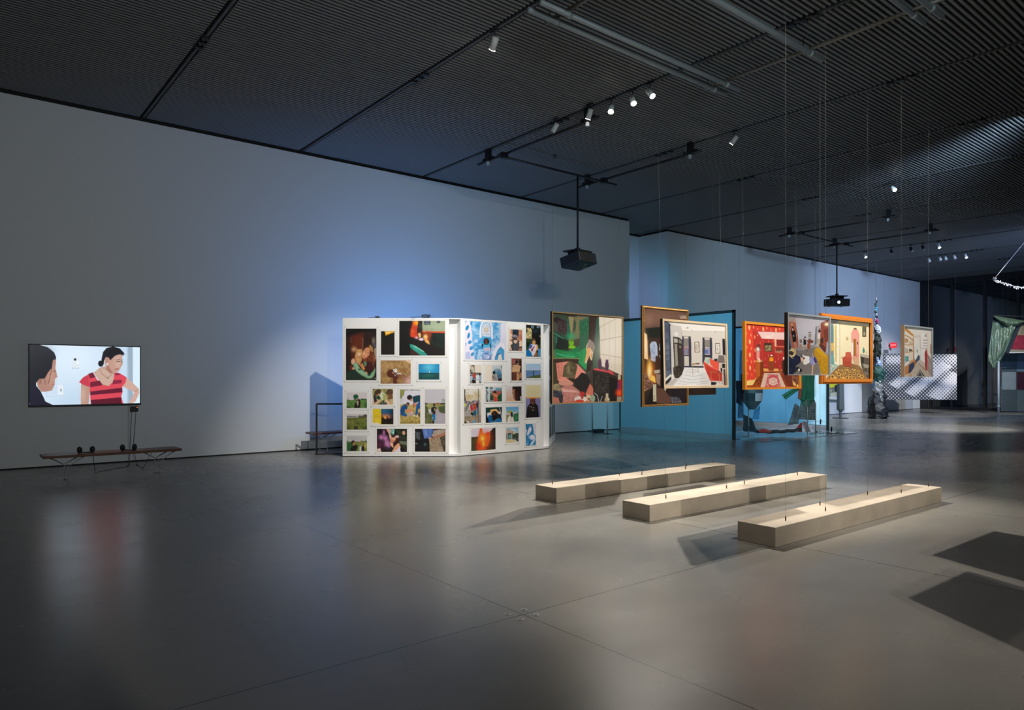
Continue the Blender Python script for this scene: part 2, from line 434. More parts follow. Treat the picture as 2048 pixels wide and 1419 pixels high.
# tracks in the ceiling slots
TRK = 'slim dark lighting track in a slot between two ceiling slat bays'
for s in SLOTS:
    if not (X0 < s < XE): continue
    b = MB(); b.box(s - 0.018, s + 0.018, Y0, (WY - 0.01), CEIL - 0.012, CEIL + 0.03)
    t = b.build('lighting_track', M['track']); tag(t, TRK, 'track', 'lighting tracks across the ceiling')
    for y in ([4.6, 9.3] if s > 4 else [6.4, 10.2]):
        for k in range(3):
            b = MB(); b.box(s - 0.05, s + 0.05, y + k * 0.17, y + k * 0.17 + 0.07, CEIL - 0.035, CEIL + 0.031); b.build('track_joiner', M['dark_metal'], t)

# dark glazing across the far end
glass = mat('night_glass', (0.006, 0.010, 0.014), 0.03, spec=0.75)
mull = [9.42, 8.62, 7.72, 6.86, 6.0, 5.1, 4.2, 3.3]
b = MB(); b.box(XE + 0.05, XE + 0.07, -6.8, RWY, 0.05, CEIL - 0.05); gw = struct(b.build('window_1', glass))
fr = MB()
for i, m in enumerate(mull):
    w = 0.05 if i else 0.45
    if i == 0: fr.box(XE - 0.02, XE + 0.12, (9.2) * E, 9.54 * E, 0, CEIL)
    else: fr.box(XE - 0.06, XE + 0.1, m * E - w, m * E + w, 0.0, CEIL)
fr.box(XE - 0.03, XE + 0.1, -6.8, WY, 0.0, 0.13); fr.box(XE - 0.03, XE + 0.1, -6.8, WY, CEIL - 0.25, CEIL)
fr.build('window_frame', M['dark_metal'], gw)

# floor caps round the joint crossing
for i, (px, py, w) in enumerate(((1015, 1228, 'left'), (1048, 1219, 'far'), (1072, 1229, 'right'), (1041, 1238, 'near'))):
    F = E * FOC / (py - HOR); dx, dy = ray(px); x, y = dx * F, dy * F
    t = thing('floor_cap', 'small round metal floor cap at the joint crossing, the %s one of four' % {'left': 'leftmost', 'far': 'farthest', 'right': 'rightmost', 'near': 'nearest'}[w], 'floor cap', (x, y, 0), 'floor caps at the joint crossing')
    b = MB(); b.tube([(x, y, 0.0), (x, y, 0.0025)], 0.021, 24); b.build('ring', M['steel'], t)
    b = MB(); b.tube([(x, y, 0.0025), (x, y, 0.0032)], 0.015, 20); b.build('plug', M['track'], t)
    b = MB(); b.box(x - 0.013, x + 0.013, y - 0.002, y + 0.002, 0.0032, 0.004); b.build('slot', M['black'], t)
# ------------------------------------------------------------------ concrete plinths
PLX0, PLX1, PLH = 3.825 * E, 6.285 * E, 0.118 * E
for y0, y1, lab in ((2.271, 2.527, 'long low concrete plinth nearest the camera, under the frontmost hanging pictures'),
                    (3.222, 3.475, 'long low concrete plinth in the middle of the three'),
                    (4.177, 4.435, 'long low concrete plinth farthest back, nearest the photo display')):
    b = MB(); b.box(PLX0, PLX1, y0 * E, y1 * E, 0, PLH)
    tag(b.build('concrete_plinth', M['plinth'], bevel=0.004), lab, 'plinth', 'concrete plinths under the hanging pictures')

# ------------------------------------------------------------------ overhead tube grid that carries the cables
TZ = 3.97 * E
grid = thing('tube_grid', 'pale grey ceiling grid of paired tubes and two cross bars above the plinths', 'pipe grid', (5.0 * E, 3.3 * E, TZ))
TUBES = [(4.37, 3.69), (4.22, 3.69), (3.50, 3.3), (3.33, 3.3), (2.45, 3.3), (2.315, 3.3)]
for y, x0 in ((4.37, 3.69), (4.22, 3.69), (3.33, 3.6), (2.45, 3.6), (2.315, 3.6)):
    b = MB(); b.tube([(x0 * E, y * E, TZ), (6.41 * E, y * E, TZ)], 0.036, 14); t = b.build('tube', M['grey_tube'], grid, True)
    for cx in (4.0, 6.2):
        b = MB(); b.tube([(cx * E - 0.03, y * E, TZ), (cx * E + 0.03, y * E, TZ)], 0.044, 14); b.build('collar', M['grey_tube'], t, True)
for x in (4.0, 6.2):
    b = MB(); b.tube([(x * E, 2.1 * E, TZ + 0.062), (x * E, 4.5 * E, TZ + 0.062)], 0.026, 12); t = b.build('cross_bar', M['brown_tube'], grid, True)
    for y in (2.15, 3.4, 4.45):
        b = MB(); b.tube([(x * E, y * E, TZ + 0.08), (x * E, y * E, CEIL + 0.02)], 0.007, 6); b.build('hanger_rod', M['dark_metal'], t)

# ------------------------------------------------------------------ pictures hanging over the plinths
def crop(ox, oy, sc): return lambda q: [(ox + x / sc, oy + y / sc) for x, y in q]
FR = {
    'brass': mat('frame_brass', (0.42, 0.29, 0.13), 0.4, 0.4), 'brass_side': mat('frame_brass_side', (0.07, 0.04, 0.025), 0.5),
    'gold': mat('frame_gold', (0.50, 0.27, 0.075), 0.4, 0.35), 'pine': mat('frame_pale_wood', (0.80, 0.60, 0.38), 0.5, noise=(10, 0.85, (0.4, 4, 8))),
    'amber': mat('frame_amber', (0.72, 0.28, 0.03), 0.4), 'silver': mat('frame_silver', (0.42, 0.45, 0.48), 0.4, 0.1),
    'orange': mat('frame_orange', (0.74, 0.24, 0.035), 0.38), 'tan': mat('frame_tan', (0.5, 0.34, 0.22), 0.5), 'dark': mat('frame_dark', (0.03, 0.022, 0.018), 0.6),
}

def hanging(name_lab, Y, outer, inner, cropf, nx, ny, ops, frame, tube_y, style='flat', tilt=0.0, depth=0.032, cables=None, gain=1.0, side=None, group='framed pictures hung over the plinths'):
    O = [on_y(Y, *p) for p in cropf(outer)]; I = [on_y(Y, *p) for p in cropf(inner)]
    x0 = (O[0][0] + O[3][0]) / 2; x1 = (O[1][0] + O[2][0]) / 2; z1 = (O[0][2] + O[1][2]) / 2; z0 = (O[2][2] + O[3][2]) / 2
    a0 = (I[0][0] + I[3][0]) / 2; a1 = (I[1][0] + I[2][0]) / 2; c1 = (I[0][2] + I[1][2]) / 2; c0 = (I[2][2] + I[3][2]) / 2
    cx, cz = (x0 + x1) / 2, (z0 + z1) / 2
    t = thing('hanging_picture', name_lab, 'picture', (cx, Y, cz), group, rot=(tilt, 0, 0))
    X0_, X1_, Z0_, Z1_, A0, A1, B0, B1 = x0 - cx, x1 - cx, z0 - cz, z1 - cz, a0 - cx, a1 - cx, c0 - cz, c1 - cz
    fm = FR[frame]
    def ring(b, ox0, ox1, oz0, oz1, ix0, ix1, iz0, iz1, y0, y1):
        for p, q in ((((ox0, oz0), (ox1, oz0)), ((ix0, iz0), (ix1, iz0))), (((ox1, oz0), (ox1, oz1)), ((ix1, iz0), (ix1, iz1))),
                     (((ox1, oz1), (ox0, oz1)), ((ix1, iz1), (ix0, iz1))), (((ox0, oz1), (ox0, oz0)), ((ix0, iz1), (ix0, iz0)))):
            (a, a2), (c, c2) = p, q
            b.quad((a[0], y0, a[1]), (a2[0], y0, a2[1]), (c2[0], y0, c2[1]), (c[0], y0, c[1]))
            b.quad((a[0], y0, a[1]), (a[0], y1, a[1]), (a2[0], y1, a2[1]), (a2[0], y0, a2[1]))
            b.quad((c[0], y0, c[1]), (c2[0], y0, c2[1]), (c2[0], y1, c2[1]), (c[0], y1, c[1]))
    b = MB()
    if style == 'moulded':
        w = A0 - X0_; m1, m2 = w * 0.3, w * 0.72
        ring(b, X0_, X1_, Z0_, Z1_, X0_ + m1, X1_ - m1, Z0_ + m1, Z1_ - m1, 0.0, depth)
        ring(b, X0_ + m1, X1_ - m1, Z0_ + m1, Z1_ - m1, X0_ + m2, X1_ - m2, Z0_ + m2, Z1_ - m2, -0.016, depth)
        ring(b, X0_ + m2, X1_ - m2, Z0_ + m2, Z1_ - m2, A0, A1, B0, B1, 0.004, depth)
    else:
        ring(b, X0_, X1_, Z0_, Z1_, A0, A1, B0, B1, 0.0, depth)
    b.build('frame', fm, t)
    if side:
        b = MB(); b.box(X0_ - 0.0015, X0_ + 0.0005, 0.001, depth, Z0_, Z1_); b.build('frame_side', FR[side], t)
    if style == 'rope':
        b = MB(); n = 0
        def beads(xa, za, xb, zb):
            L = math.hypot(xb - xa, zb - za); k = max(4, int(L / 0.022))
            for i in range(k):
                u = (i + .5) / k; px_, pz_ = xa + (xb - xa) * u, za + (zb - za) * u; dx, dz = (xb - xa) / L, (zb - za) / L
                ax = 0.014; sx_, sz_ = dx * 0.8 - dz * 0.6, dz * 0.8 + dx * 0.6
                b.tube([(px_ - sx_ * ax, -0.004, pz_ - sz_ * ax), (px_, -0.009, pz_), (px_ + sx_ * ax, -0.004, pz_ + sz_ * ax)], [0.003, 0.008, 0.003], 6)
        w = (A0 - X0_) / 2
        beads(X0_ + w, Z0_ + w, X1_ - w, Z0_ + w); beads(X1_ - w, Z0_ + w, X1_ - w, Z1_ - w); beads(X1_ - w, Z1_ - w, X0_ + w, Z1_ - w); beads(X0_ + w, Z1_ - w, X0_ + w, Z0_ + w)
        b.build('rope_moulding', fm, t, True)
    b = MB(); b.box(X0_ + 0.004, X1_ - 0.004, depth - 0.006, depth, Z0_ + 0.004, Z1_ - 0.004); b.build('backing_board', FR['dark'], t)
    inset = 0.014 if style != 'rope' else 0.008
    picture('picture_sheet', (A0, inset, B1), (A1, inset, B1), (A0, inset, B0), inner, nx, ny, ops, FRAMED, t, gain)
    for px in (cables or (x0 + 0.02 * (x1 - x0) + 0.012, x1 - 0.02 * (x1 - x0) - 0.012)):
        lx = px - cx
        b = MB(); b.tube([(lx, depth + 0.004, TZ - cz - 0.036), (lx, depth + 0.004, Z0_ + 0.01)], 0.0011, 6); b.build('upper_cable', M['cable'], t)
        b = MB(); b.tube([(lx, depth + 0.004, Z0_ + 0.01), (lx, depth + 0.004, PLH - cz + 0.002)], 0.0011, 6); c = b.build('lower_cable', M['cable'], t)
        b = MB(); b.tube([(lx, depth + 0.004, PLH - cz + 0.045), (lx, depth + 0.004, PLH - cz + 0.02), (lx, depth + 0.004, PLH - cz)], [0.004, 0.007, 0.004], 8); b.build('cable_anchor', M['wood'], c)
    return t

cI = crop(1095, 610, 6.925); cJ = crop(1275, 600, 6.45); cK = crop(1480, 615, 8.108); cL = crop(1640, 615, 6.038); cM = crop(1750, 640, 8.344)

hanging('thin brass framed picture of a pink sofa, green curtains and lava lamp', 4.335 * E,
 [(65, 85), (1051, 160), (1051, 1343), (62, 1367)], [(80, 102), (1037, 175), (1037, 1328), (77, 1353)], cI, 170, 215, '''
 v 50443c 3a322c; p 4c4a40 80,100 600,140 600,960 80,960;
 p 7a7458 330,150 600,165 560,420 300,500; p 3a4a3c 120,120 330,140 300,480 180,420 100,280; p 2b2024 80,180 150,160 290,240 290,430 80,330; m 57464a 2a2226 14 150,200 280,250 280,420 150,360;
 p 48504a 80,200 150,260 150,400 80,400; p 215040 80,340 270,460 300,600 300,720 80,720; l 5fae94 7 90,380 240,465; l 4c9a80 5 100,430 150,560; l 4c9a80 4 130,400 140,520;
 p 16241e 160,440 300,480 300,640 200,670 120,600; p 9c9468 300,150 370,170 345,420 310,260; p 2c6650 285,190 310,200 335,430 300,470 280,400; p 3f5646 375,190 410,240 400,330 360,400; p 7d7c58 410,150 450,160 450,440 400,420;
 g 2fa874 335,430 60,45 .9; e 72b820 340,520 36,42; b 5f8a20 325,470 360,500; e 7cc81c 350,578 50,22; p 1c7a48 120,600 300,640 450,560 450,730 85,730; g 2a9a5c 300,690 150,50 .9; l 49c890 9 120,662 260,700 390,712; l 3ec88a 7 420,650 455,680;
 p 4a7c50 80,600 130,640 130,725 80,725; l c8b060 5 80,735 300,728 440,738; p 3a2a22 80,742 440,745 440,800 80,790;
 p 33684e 450,215 590,160 600,380 570,560 540,920 440,800 455,560; m 2f7a56 1d5a40 16 460,250 590,200 590,360 470,420; p 2e9a5a 455,640 560,560 555,900 440,790; l 245c44 6 500,220 490,600 470,780; l 245c44 5 560,240 540,600;
 p 35221f 585,150 720,160 700,420 670,700 600,900 545,930 575,560; p 2c5a48 690,170 722,180 735,440 745,740 640,900 640,640 670,420; p 3d5c4c 640,660 735,560 745,900 650,900;
 p e6dccd 722,160 1040,180 1040,970 760,840 740,700 735,440; g f6efe6 900,600 180,200 .7; l b4aaa0 7 730,310 850,240 960,185; l b0a69c 8 735,485 900,455 1038,430; l b4aaa0 7 745,675 880,700 1038,725; l c8bfb4 5 800,170 795,290 815,480; l cfc6bc 5 870,180 865,800; l c9c0b6 5 950,190 945,900;
 p ead0b0 590,470 650,520 665,580 640,660 625,770 600,740 590,690 545,808 525,790 550,650 545,570; p 9c8c88 585,472 650,520 662,580 640,650 600,590 550,600; p e8b078 560,590 605,580 590,680 540,790 528,780; p e0a070 605,690 622,650 628,760;
 p e49080 130,800 300,775 430,820 545,940 400,1010 350,1100 300,1100 150,1040; m de8878 c87868 20 140,805 220,800 215,1000 155,1030; p 403c28 80,785 125,790 155,1060 150,1100 80,1090; p 3c3a26 80,790 120,800 140,1080 80,1080;
 p 5c5238 215,990 235,840 310,768 410,810 425,850 385,1020 330,1050 300,1000; m 6d6146 453d28 22 240,860 310,780 400,830 380,1000 300,990; g 9a8c6a 300,880 24,60 .7; p 2a2418 260,1000 400,1020 370,1080 290,1020;
 p 7c6a50 80,1090 170,1080 200,1150 210,1230 110,1160; m b0a07c 5a543c 9 80,1090 180,1090 190,1180 80,1170;
 e cf9080 265,1078 100,44 4; l a4685c 7 180,1105 280,1115 360,1100; p b87872 200,1130 350,1110 450,1180 465,1240 390,1290 220,1350; m c4827a a66c66 18 215,1190 450,1200 440,1345 225,1350; p d8a49c 200,1150 400,1180 450,1210 220,1200;
 p 2a2a32 78,1180 200,1190 225,1250 220,1350 170,1340 160,1260 110,1290 78,1250; p b06c62 78,1260 160,1280 180,1350 78,1352; m 48506a 20242c 12 80,1180 190,1190 200,1250 90,1260;
 p 1f1b1b 380,1050 480,930 550,950 610,1060 540,1200 510,1210 430,1170 390,1120; p c86e5c 530,1240 600,1080 640,1150 640,1250; p bc6858 200,1350 480,1300 660,1340 400,1350;
 p d84c54 640,885 700,868 760,890 900,905 945,1000 860,940 700,915; l e06068 9 650,882 740,890 860,925 930,980; e 5e3f60 735,817 25,76; e 7c587c 735,745 22,10; e 5e3f60 833,833 26,78; e 7c587c 834,760 24,10;
 p 26201e 635,890 860,935 960,990 985,1020 960,1340 660,1335 640,1100; m 3c3834 221e1c 30 660,920 860,960 880,1240 670,1200; p 161314 860,1000 975,1010 965,1340 865,1330; l 4a4440 6 650,905 860,960 940,1010; e 6a6258 845,985 12,6;
 p d2c0a8 990,960 1022,955 1024,1030 985,1028; p b02228 985,1030 1040,1030 1040,1260 975,1260; p 6a2c70 985,1050 1005,1050 1005,1180 980,1180; g ff5a1c 1005,1215 38,40 1; p 9a9084 975,1270 1040,1265 1036,1330 970,1335;
 e d8d0cc 470,1300 90,42; e c83c28 455,1328 60,24; p b42c2c 455,1210 490,1190 525,1215 500,1300 475,1295; e d4b496 575,1280 36,44; e 5c3420 582,1298 16,14; e 8ea08c 635,1290 34,50; l d8dce0 5 660,1215 700,1250 720,1335; l c8ccd0 5 770,1260 740,1335;
 e b8a684 835,1308 36,34; b c8bca4 818,1220 852,1290; e efe6d0 850,1300 10,10; l 120f0f 9 80,110 420,150; p 2c1c18 240,130 420,140 415,160 300,155''', 'brass', 4.37, side='brass_side', gain=.92)

hanging('tall gilt rope framed picture of a dim closet with a burning flame', 4.235 * E,
 [(62, 68), (660, 122), (660, 1352), (62, 1378)], [(92, 98), (640, 148), (642, 1338), (85, 1352)], cJ, 96, 210, '''
 v 5c4034 241a16; g 7a5848 330,230 240,120 .8; g 9a7460 150,260 60,90 .5; p 151814 110,360 300,340 300,500 200,520 120,500; g 141a14 210,430 110,70 .9; g 241812 560,700 300,300 .7; p 3a241a 150,480 330,480 330,900 220,900 150,860;
 p e8c49c 84,400 130,440 140,760 84,740; g ffe0b4 100,600 28,120 .8; p 241814 84,740 140,770 130,920 84,910; l 2a1e18 7 150,500 320,510;
 p a8b4cc 165,570 190,530 245,530 262,590 264,720 240,700 235,790 180,770 175,680; m b4c0d8 8694b4 13 180,560 240,560 235,760 185,760; l 3c3430 4 205,545 205,520 230,515; p c4ccd8 288,560 300,550 300,640 286,640; p 9aa0b4 285,700 298,700 298,760;
 g e88420 165,900 48,110 .9; g ffd870 160,880 26,90 1; g fff0b0 158,940 20,60 1; g f09028 200,1010 40,50 .9; p f8c860 190,960 225,980 240,1060 200,1040 160,1010; g b4683c 110,980 40,50 .6;
 p b8a89c 215,900 290,890 290,935 225,940; p 94786c 240,945 300,950 290,1100 250,1060; p 8c6a5a 84,920 130,960 160,1030 190,1060 180,1120 84,1180; m 9a7060 54382c 16 90,950 200,1060 190,1120 90,1140;
 p c4c0a8 205,1080 246,1078 247,1300 205,1304; e 3a3830 220,1232 6,8; e 3a3830 219,1270 7,9; p 140e0c 100,1350 200,1100 205,1300 250,1330 250,1352; p 5e4034 250,1130 420,1140 430,1345 250,1330;
 p 1c1416 350,1140 640,1140 640,1340 480,1330 400,1220; m 6c707c 141014 9 420,1240 540,1250 580,1320 440,1330; g 201820 560,1200 90,80 .8; l 4a2c30 8 420,1150 440,1300; p e0dccc 350,1140 375,1140 362,1170; p b48a6c 560,210 640,215 640,240 555,235; g 9a9490 600,205 50,12 .8; p 241814 290,510 330,500 330,900 300,900; n .12 14''',
 'gold', 4.22, style='rope', side='brass_side', depth=0.03, gain=1.1)

hanging('dark back picture whose lower edge shows under the pale wood framed one', 4.37 * E,
 [(640, 560), (1012, 590), (1012, 1215), (640, 1228)], [(652, 575), (1002, 600), (1002, 1205), (652, 1216)], cJ, 60, 80, '''
 v 4a3a34 1d1715; g 5c4438 800,700 160,160 .7; p 241a18 640,1100 1010,1100 1010,1220 640,1220; g 3a2a24 850,1180 120,40 .7; n .1 20''', 'dark', 4.37, depth=0.03)

hanging('pale wood framed picture of a white room with a red sofa and striped rug', 3.322 * E,
 [(343, 236), (1178, 305), (1156, 1128), (325, 1136)], [(362, 263), (1158, 332), (1140, 1100), (346, 1106)], cJ, 150, 150, '''
 v e6dfdc dad4d2; p dcd4cc 440,280 1160,335 1160,870 700,870; p f0eae4 440,270 1160,340 1160,400 600,390 520,330; l cbc3bc 4 600,390 900,400 1160,410; e 4a4440 673,356 15,6; l 8a8480 5 729,375 731,395; l 8a8480 5 1028,400 1028,418;
 p 56607a 362,262 420,272 440,320 430,960 345,1060; m 6a7488 4a5268 40 362,290 430,320 425,940 350,1000; p 2c3040 420,275 455,310 455,330 430,330; p 3a4052 430,320 452,330 445,980 425,985; p 20242e 345,1050 445,975 450,1000 380,1090 345,1100; p e4e0dc 345,1020 438,945 440,975 345,1060;
 p cfc8c4 455,310 590,330 600,460 600,860 480,900 450,960; g f8f4f0 525,435 22,22 .9; l a8a09c 4 595,350 600,460;
 p 3c342e 480,465 560,480 610,520 608,930 530,1005 465,1000 465,870 480,860; p b8b0a8 492,485 540,500 540,545 492,545; p 8c847c 556,505 588,520 588,560 556,550; p 9a9288 495,560 530,565 530,840 495,850; p 857c72 556,585 580,590 580,620 556,610; m 4c443a 241e1a 16 470,860 605,830 605,930 530,1000 470,995; l 241e1a 7 545,490 545,850; l 241e1a 6 487,470 487,850;
 e e8e2da 457,998 19,50; p 3c3c4e 600,465 620,465 625,600 610,860 595,840; p 3a3a4c 680,465 710,470 715,560 702,862 670,850; l 8a7a6c 6 598,462 712,468; p 8c8480 620,490 680,490 678,600 615,600; p a4727c 614,605 676,605 674,700 612,700; p 7888a4 628,625 665,625 660,700 628,700; p 34343c 612,702 674,704 672,722 612,720; p cfc8ba 614,725 670,728 668,835 612,835;
 p 38384a 862,480 888,482 890,580 880,760 850,850 845,800; p 38384a 955,485 982,488 985,560 975,760 948,750; l 8a7a6c 6 860,482 988,488; p 8c8480 888,510 955,512 952,610 886,610; p 9c94b4 888,618 950,618 948,700 882,700; p 5c74b0 890,640 925,640 925,690 886,690; p 34343c 884,705 948,707 948,740 880,740;
 p 1c1c28 1118,498 1150,500 1148,715 1112,705; b 5a3c1c 754,537 816,674; b e4e0d4 763,545 808,665; m b49c88 e0d8cc 8 772,560 800,560 800,655 772,655; b 5c4020 1022,556 1082,690; b ece8e0 1030,564 1075,682; l 3a3a3a 3 1040,580 1060,600 1045,640 1065,670; l 4a4a4a 3 1060,580 1050,660;
 p 2c3040 608,845 860,850 860,872 608,865; p e8e8ea 610,870 870,872 950,1050 950,1100 460,1100 560,1000; l b0b4bc 5 620,920 720,930 800,915; l aab0b8 5 600,960 720,985 850,960; l b0b4bc 5 570,1000 700,1030 880,1000; l b4b8c0 6 540,1040 680,1065 920,1040; l b0b4bc 5 520,1075 640,1090; l b4b8c0 4 640,890 760,900; l b0b4bc 5 760,1085 900,1070; p c4bcb8 346,1100 470,1010 520,1010 450,1100;
 e 8c6a3c 735,822 26,9; e 6a4c30 785,818 30,9; l b48850 5 718,830 716,965; l b48850 5 782,830 788,940; e c89450 735,818 22,5;
 p e0493c 860,790 885,800 960,860 1055,900 1090,950 1085,1045 935,1040 905,960 870,870; p ee5c48 940,750 1062,800 1055,900 1010,890 945,830; p c83a30 880,830 990,900 1095,950 1090,1045 1000,1040 905,960; l f07060 7 865,800 960,860 1060,910; p b8c4b8 885,735 945,740 935,825 888,810; m 48a0b0 e0dcc0 8 890,740 940,745 932,820 890,805;
 p 343034 1000,755 1045,755 1042,790 1000,785; p 7a706c 1060,708 1132,715 1138,812 1040,808; p c8c0b4 1068,818 1102,820 1100,910 1062,905; b 1c1c20 1076,878 1098,930; p 141e18 1098,820 1138,822 1136,880 1098,878; l 4a2c28 8 1015,915 1100,945; l c88858 6 950,925 948,1095; l c88858 6 1052,945 1056,1070; l b07850 6 935,920 1040,935; l 8c4c3c 5 1090,950 1092,1090; p 5a4038 1110,890 1138,890 1136,1098 1110,1098; e dcd8d4 1045,1085 25,14; p 241e20 946,1050 1020,1060 1000,1095 946,1095''',
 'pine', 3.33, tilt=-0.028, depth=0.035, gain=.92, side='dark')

hanging('orange wood framed picture of a red wallpapered hall with an oval rug', 3.335 * E,
 [(90, 214), (1000, 297), (988, 1308), (72, 1332)], [(125, 258), (965, 332), (955, 1285), (90, 1290)], cK, 130, 160, '''
 v c8382c b8342a; p c2362a 120,255 960,330 960,420 230,370 240,1150 90,1180; p b03028 235,370 320,385 385,495 370,900 270,870 240,1120; p d8402e 120,260 235,370 250,1150 95,1180; p a82e28 380,495 740,515 960,520 960,1000 390,990;
 p dcb8b4 315,385 960,400 960,520 740,515 380,495; g f0d4c8 480,470 60,20 .6; e f0e0d8 562,440 24,14; e c09088 562,440 14,8; l 8a2820 5 235,370 500,385 960,420;
 e f0b070 185,320 15,38; e f0b070 183,545 15,38; e f0b070 178,755 15,38; e f0b070 172,965 15,38; e f0b070 405,345 13,33; e f0b070 610,360 13,33; e e89058 250,310 8,24; e e89058 465,330 8,20; e e89058 668,345 8,20; e e89058 135,410 8,20; e e89058 205,440 7,24; e e89058 135,630 8,20; e e89058 203,650 7,24; e e89058 128,845 8,20; e e89058 196,870 7,24; e e89058 124,1060 8,20; e e89058 195,1080 6,22; e e89058 265,470 9,28; e e89058 262,680 9,28; e e89058 250,860 9,26; e e89058 248,1010 7,26; e e89058 305,600 7,24; e e89058 310,440 6,16; e e89058 318,340 6,18; e e89058 530,355 6,18; e e89058 168,1165 10,18;
 e dc7050 485,540 6,16; e dc7050 560,540 5,14; e dc7050 400,540 5,14; e dc7050 475,770 7,18; e dc7050 420,820 5,18; e dc7050 640,820 5,16; e dc7050 585,870 6,20; e dc7050 580,600 5,14; e dc7050 415,920 6,18; e dc7050 690,680 5,14; e dc7050 640,680 5,14; e dc7050 350,560 5,20; e dc7050 700,850 5,14; e dc7050 445,930 5,14; e dc7050 660,940 5,14; e dc7050 635,770 5,12;
 p 3c2c20 415,565 535,568 540,705 415,700; m a89468 3c3424 9 425,600 530,600 532,695 425,695; p e0b090 583,505 612,508 612,620 583,615; p 7c241e 612,515 740,520 740,610 612,605; l c88868 8 583,622 735,626; p 7c2c24 590,640 735,650 735,700 590,705; l c88868 7 590,645 592,720 700,728; m b4a080 7c2c24 8 600,690 700,690 700,715 600,712;
 e 6a2a24 318,640 34,62; g f0ece8 312,670 22,30 1; p d88c80 285,700 335,705 335,820 280,820; e f0dcc8 305,650 16,12; p e8c0b0 300,810 330,810 350,850 300,855;
 p 9c4818 265,880 395,850 390,1120 330,1165 262,1155; p c88858 270,870 330,845 392,850 340,885; p 7c3410 335,880 395,850 385,1110 335,1165; p b85c20 262,890 335,890 332,1160 262,1150; g f0a050 290,860 26,14 .8; e f0e0c0 330,860 14,8;
 p e0a858 390,975 470,985 470,1020 390,1015; p e0a858 560,980 632,985 632,1020 560,1018; p 8c4020 478,775 560,778 558,1010 475,1005; p e8901c 497,800 555,802 553,860 487,858; l 7c2c1c 8 475,780 565,782; e f0e0d0 525,768 18,10;
 p 8c3c18 90,1290 300,1120 400,1030 690,1030 800,1285; m a8501c 702c10 22 100,1285 300,1130 400,1040 340,1290; p ecc878 92,1180 240,1160 262,1120 262,1150 205,1250 92,1256; l dc9c58 10 395,1020 480,1022 640,1020 690,1005; e 2c1c18 512,1038 28,10;
 p d8b8a8 400,1055 650,1055 745,1285 330,1285; p b04850 455,1075 620,1080 670,1285 405,1285; m d8a8a0 b04048 8 455,1085 620,1085 665,1280 410,1280; e c05058 540,1190 100,105; m e0b8b0 b03c48 7 470,1140 610,1140 620,1240 460,1240; e dcbcac 542,1195 66,66; e c89c90 542,1195 44,44; e dcbcac 542,1195 30,30;
 p 3c241c 690,850 960,850 960,1080 880,1100 700,1060; p 8c4424 630,1000 690,1010 690,1080 640,1060; l d88c58 5 640,1000 685,1020; l d88c58 5 640,1040 690,1060; e f8e8d8 725,815 14,20; p 6c3020 700,1090 960,1090 955,1285 800,1285; p 9c5434 850,1100 880,1100 860,1240; m 9c6848 4c2c28 10 870,1120 955,1110 955,1250 870,1240; p e8b068 860,1180 915,1240 915,1270 870,1260; p f0d080 930,1240 955,1260 950,1285 928,1285; n .08 12''',
 'amber', 3.33, tilt=-0.006, depth=0.04, gain=1.12)

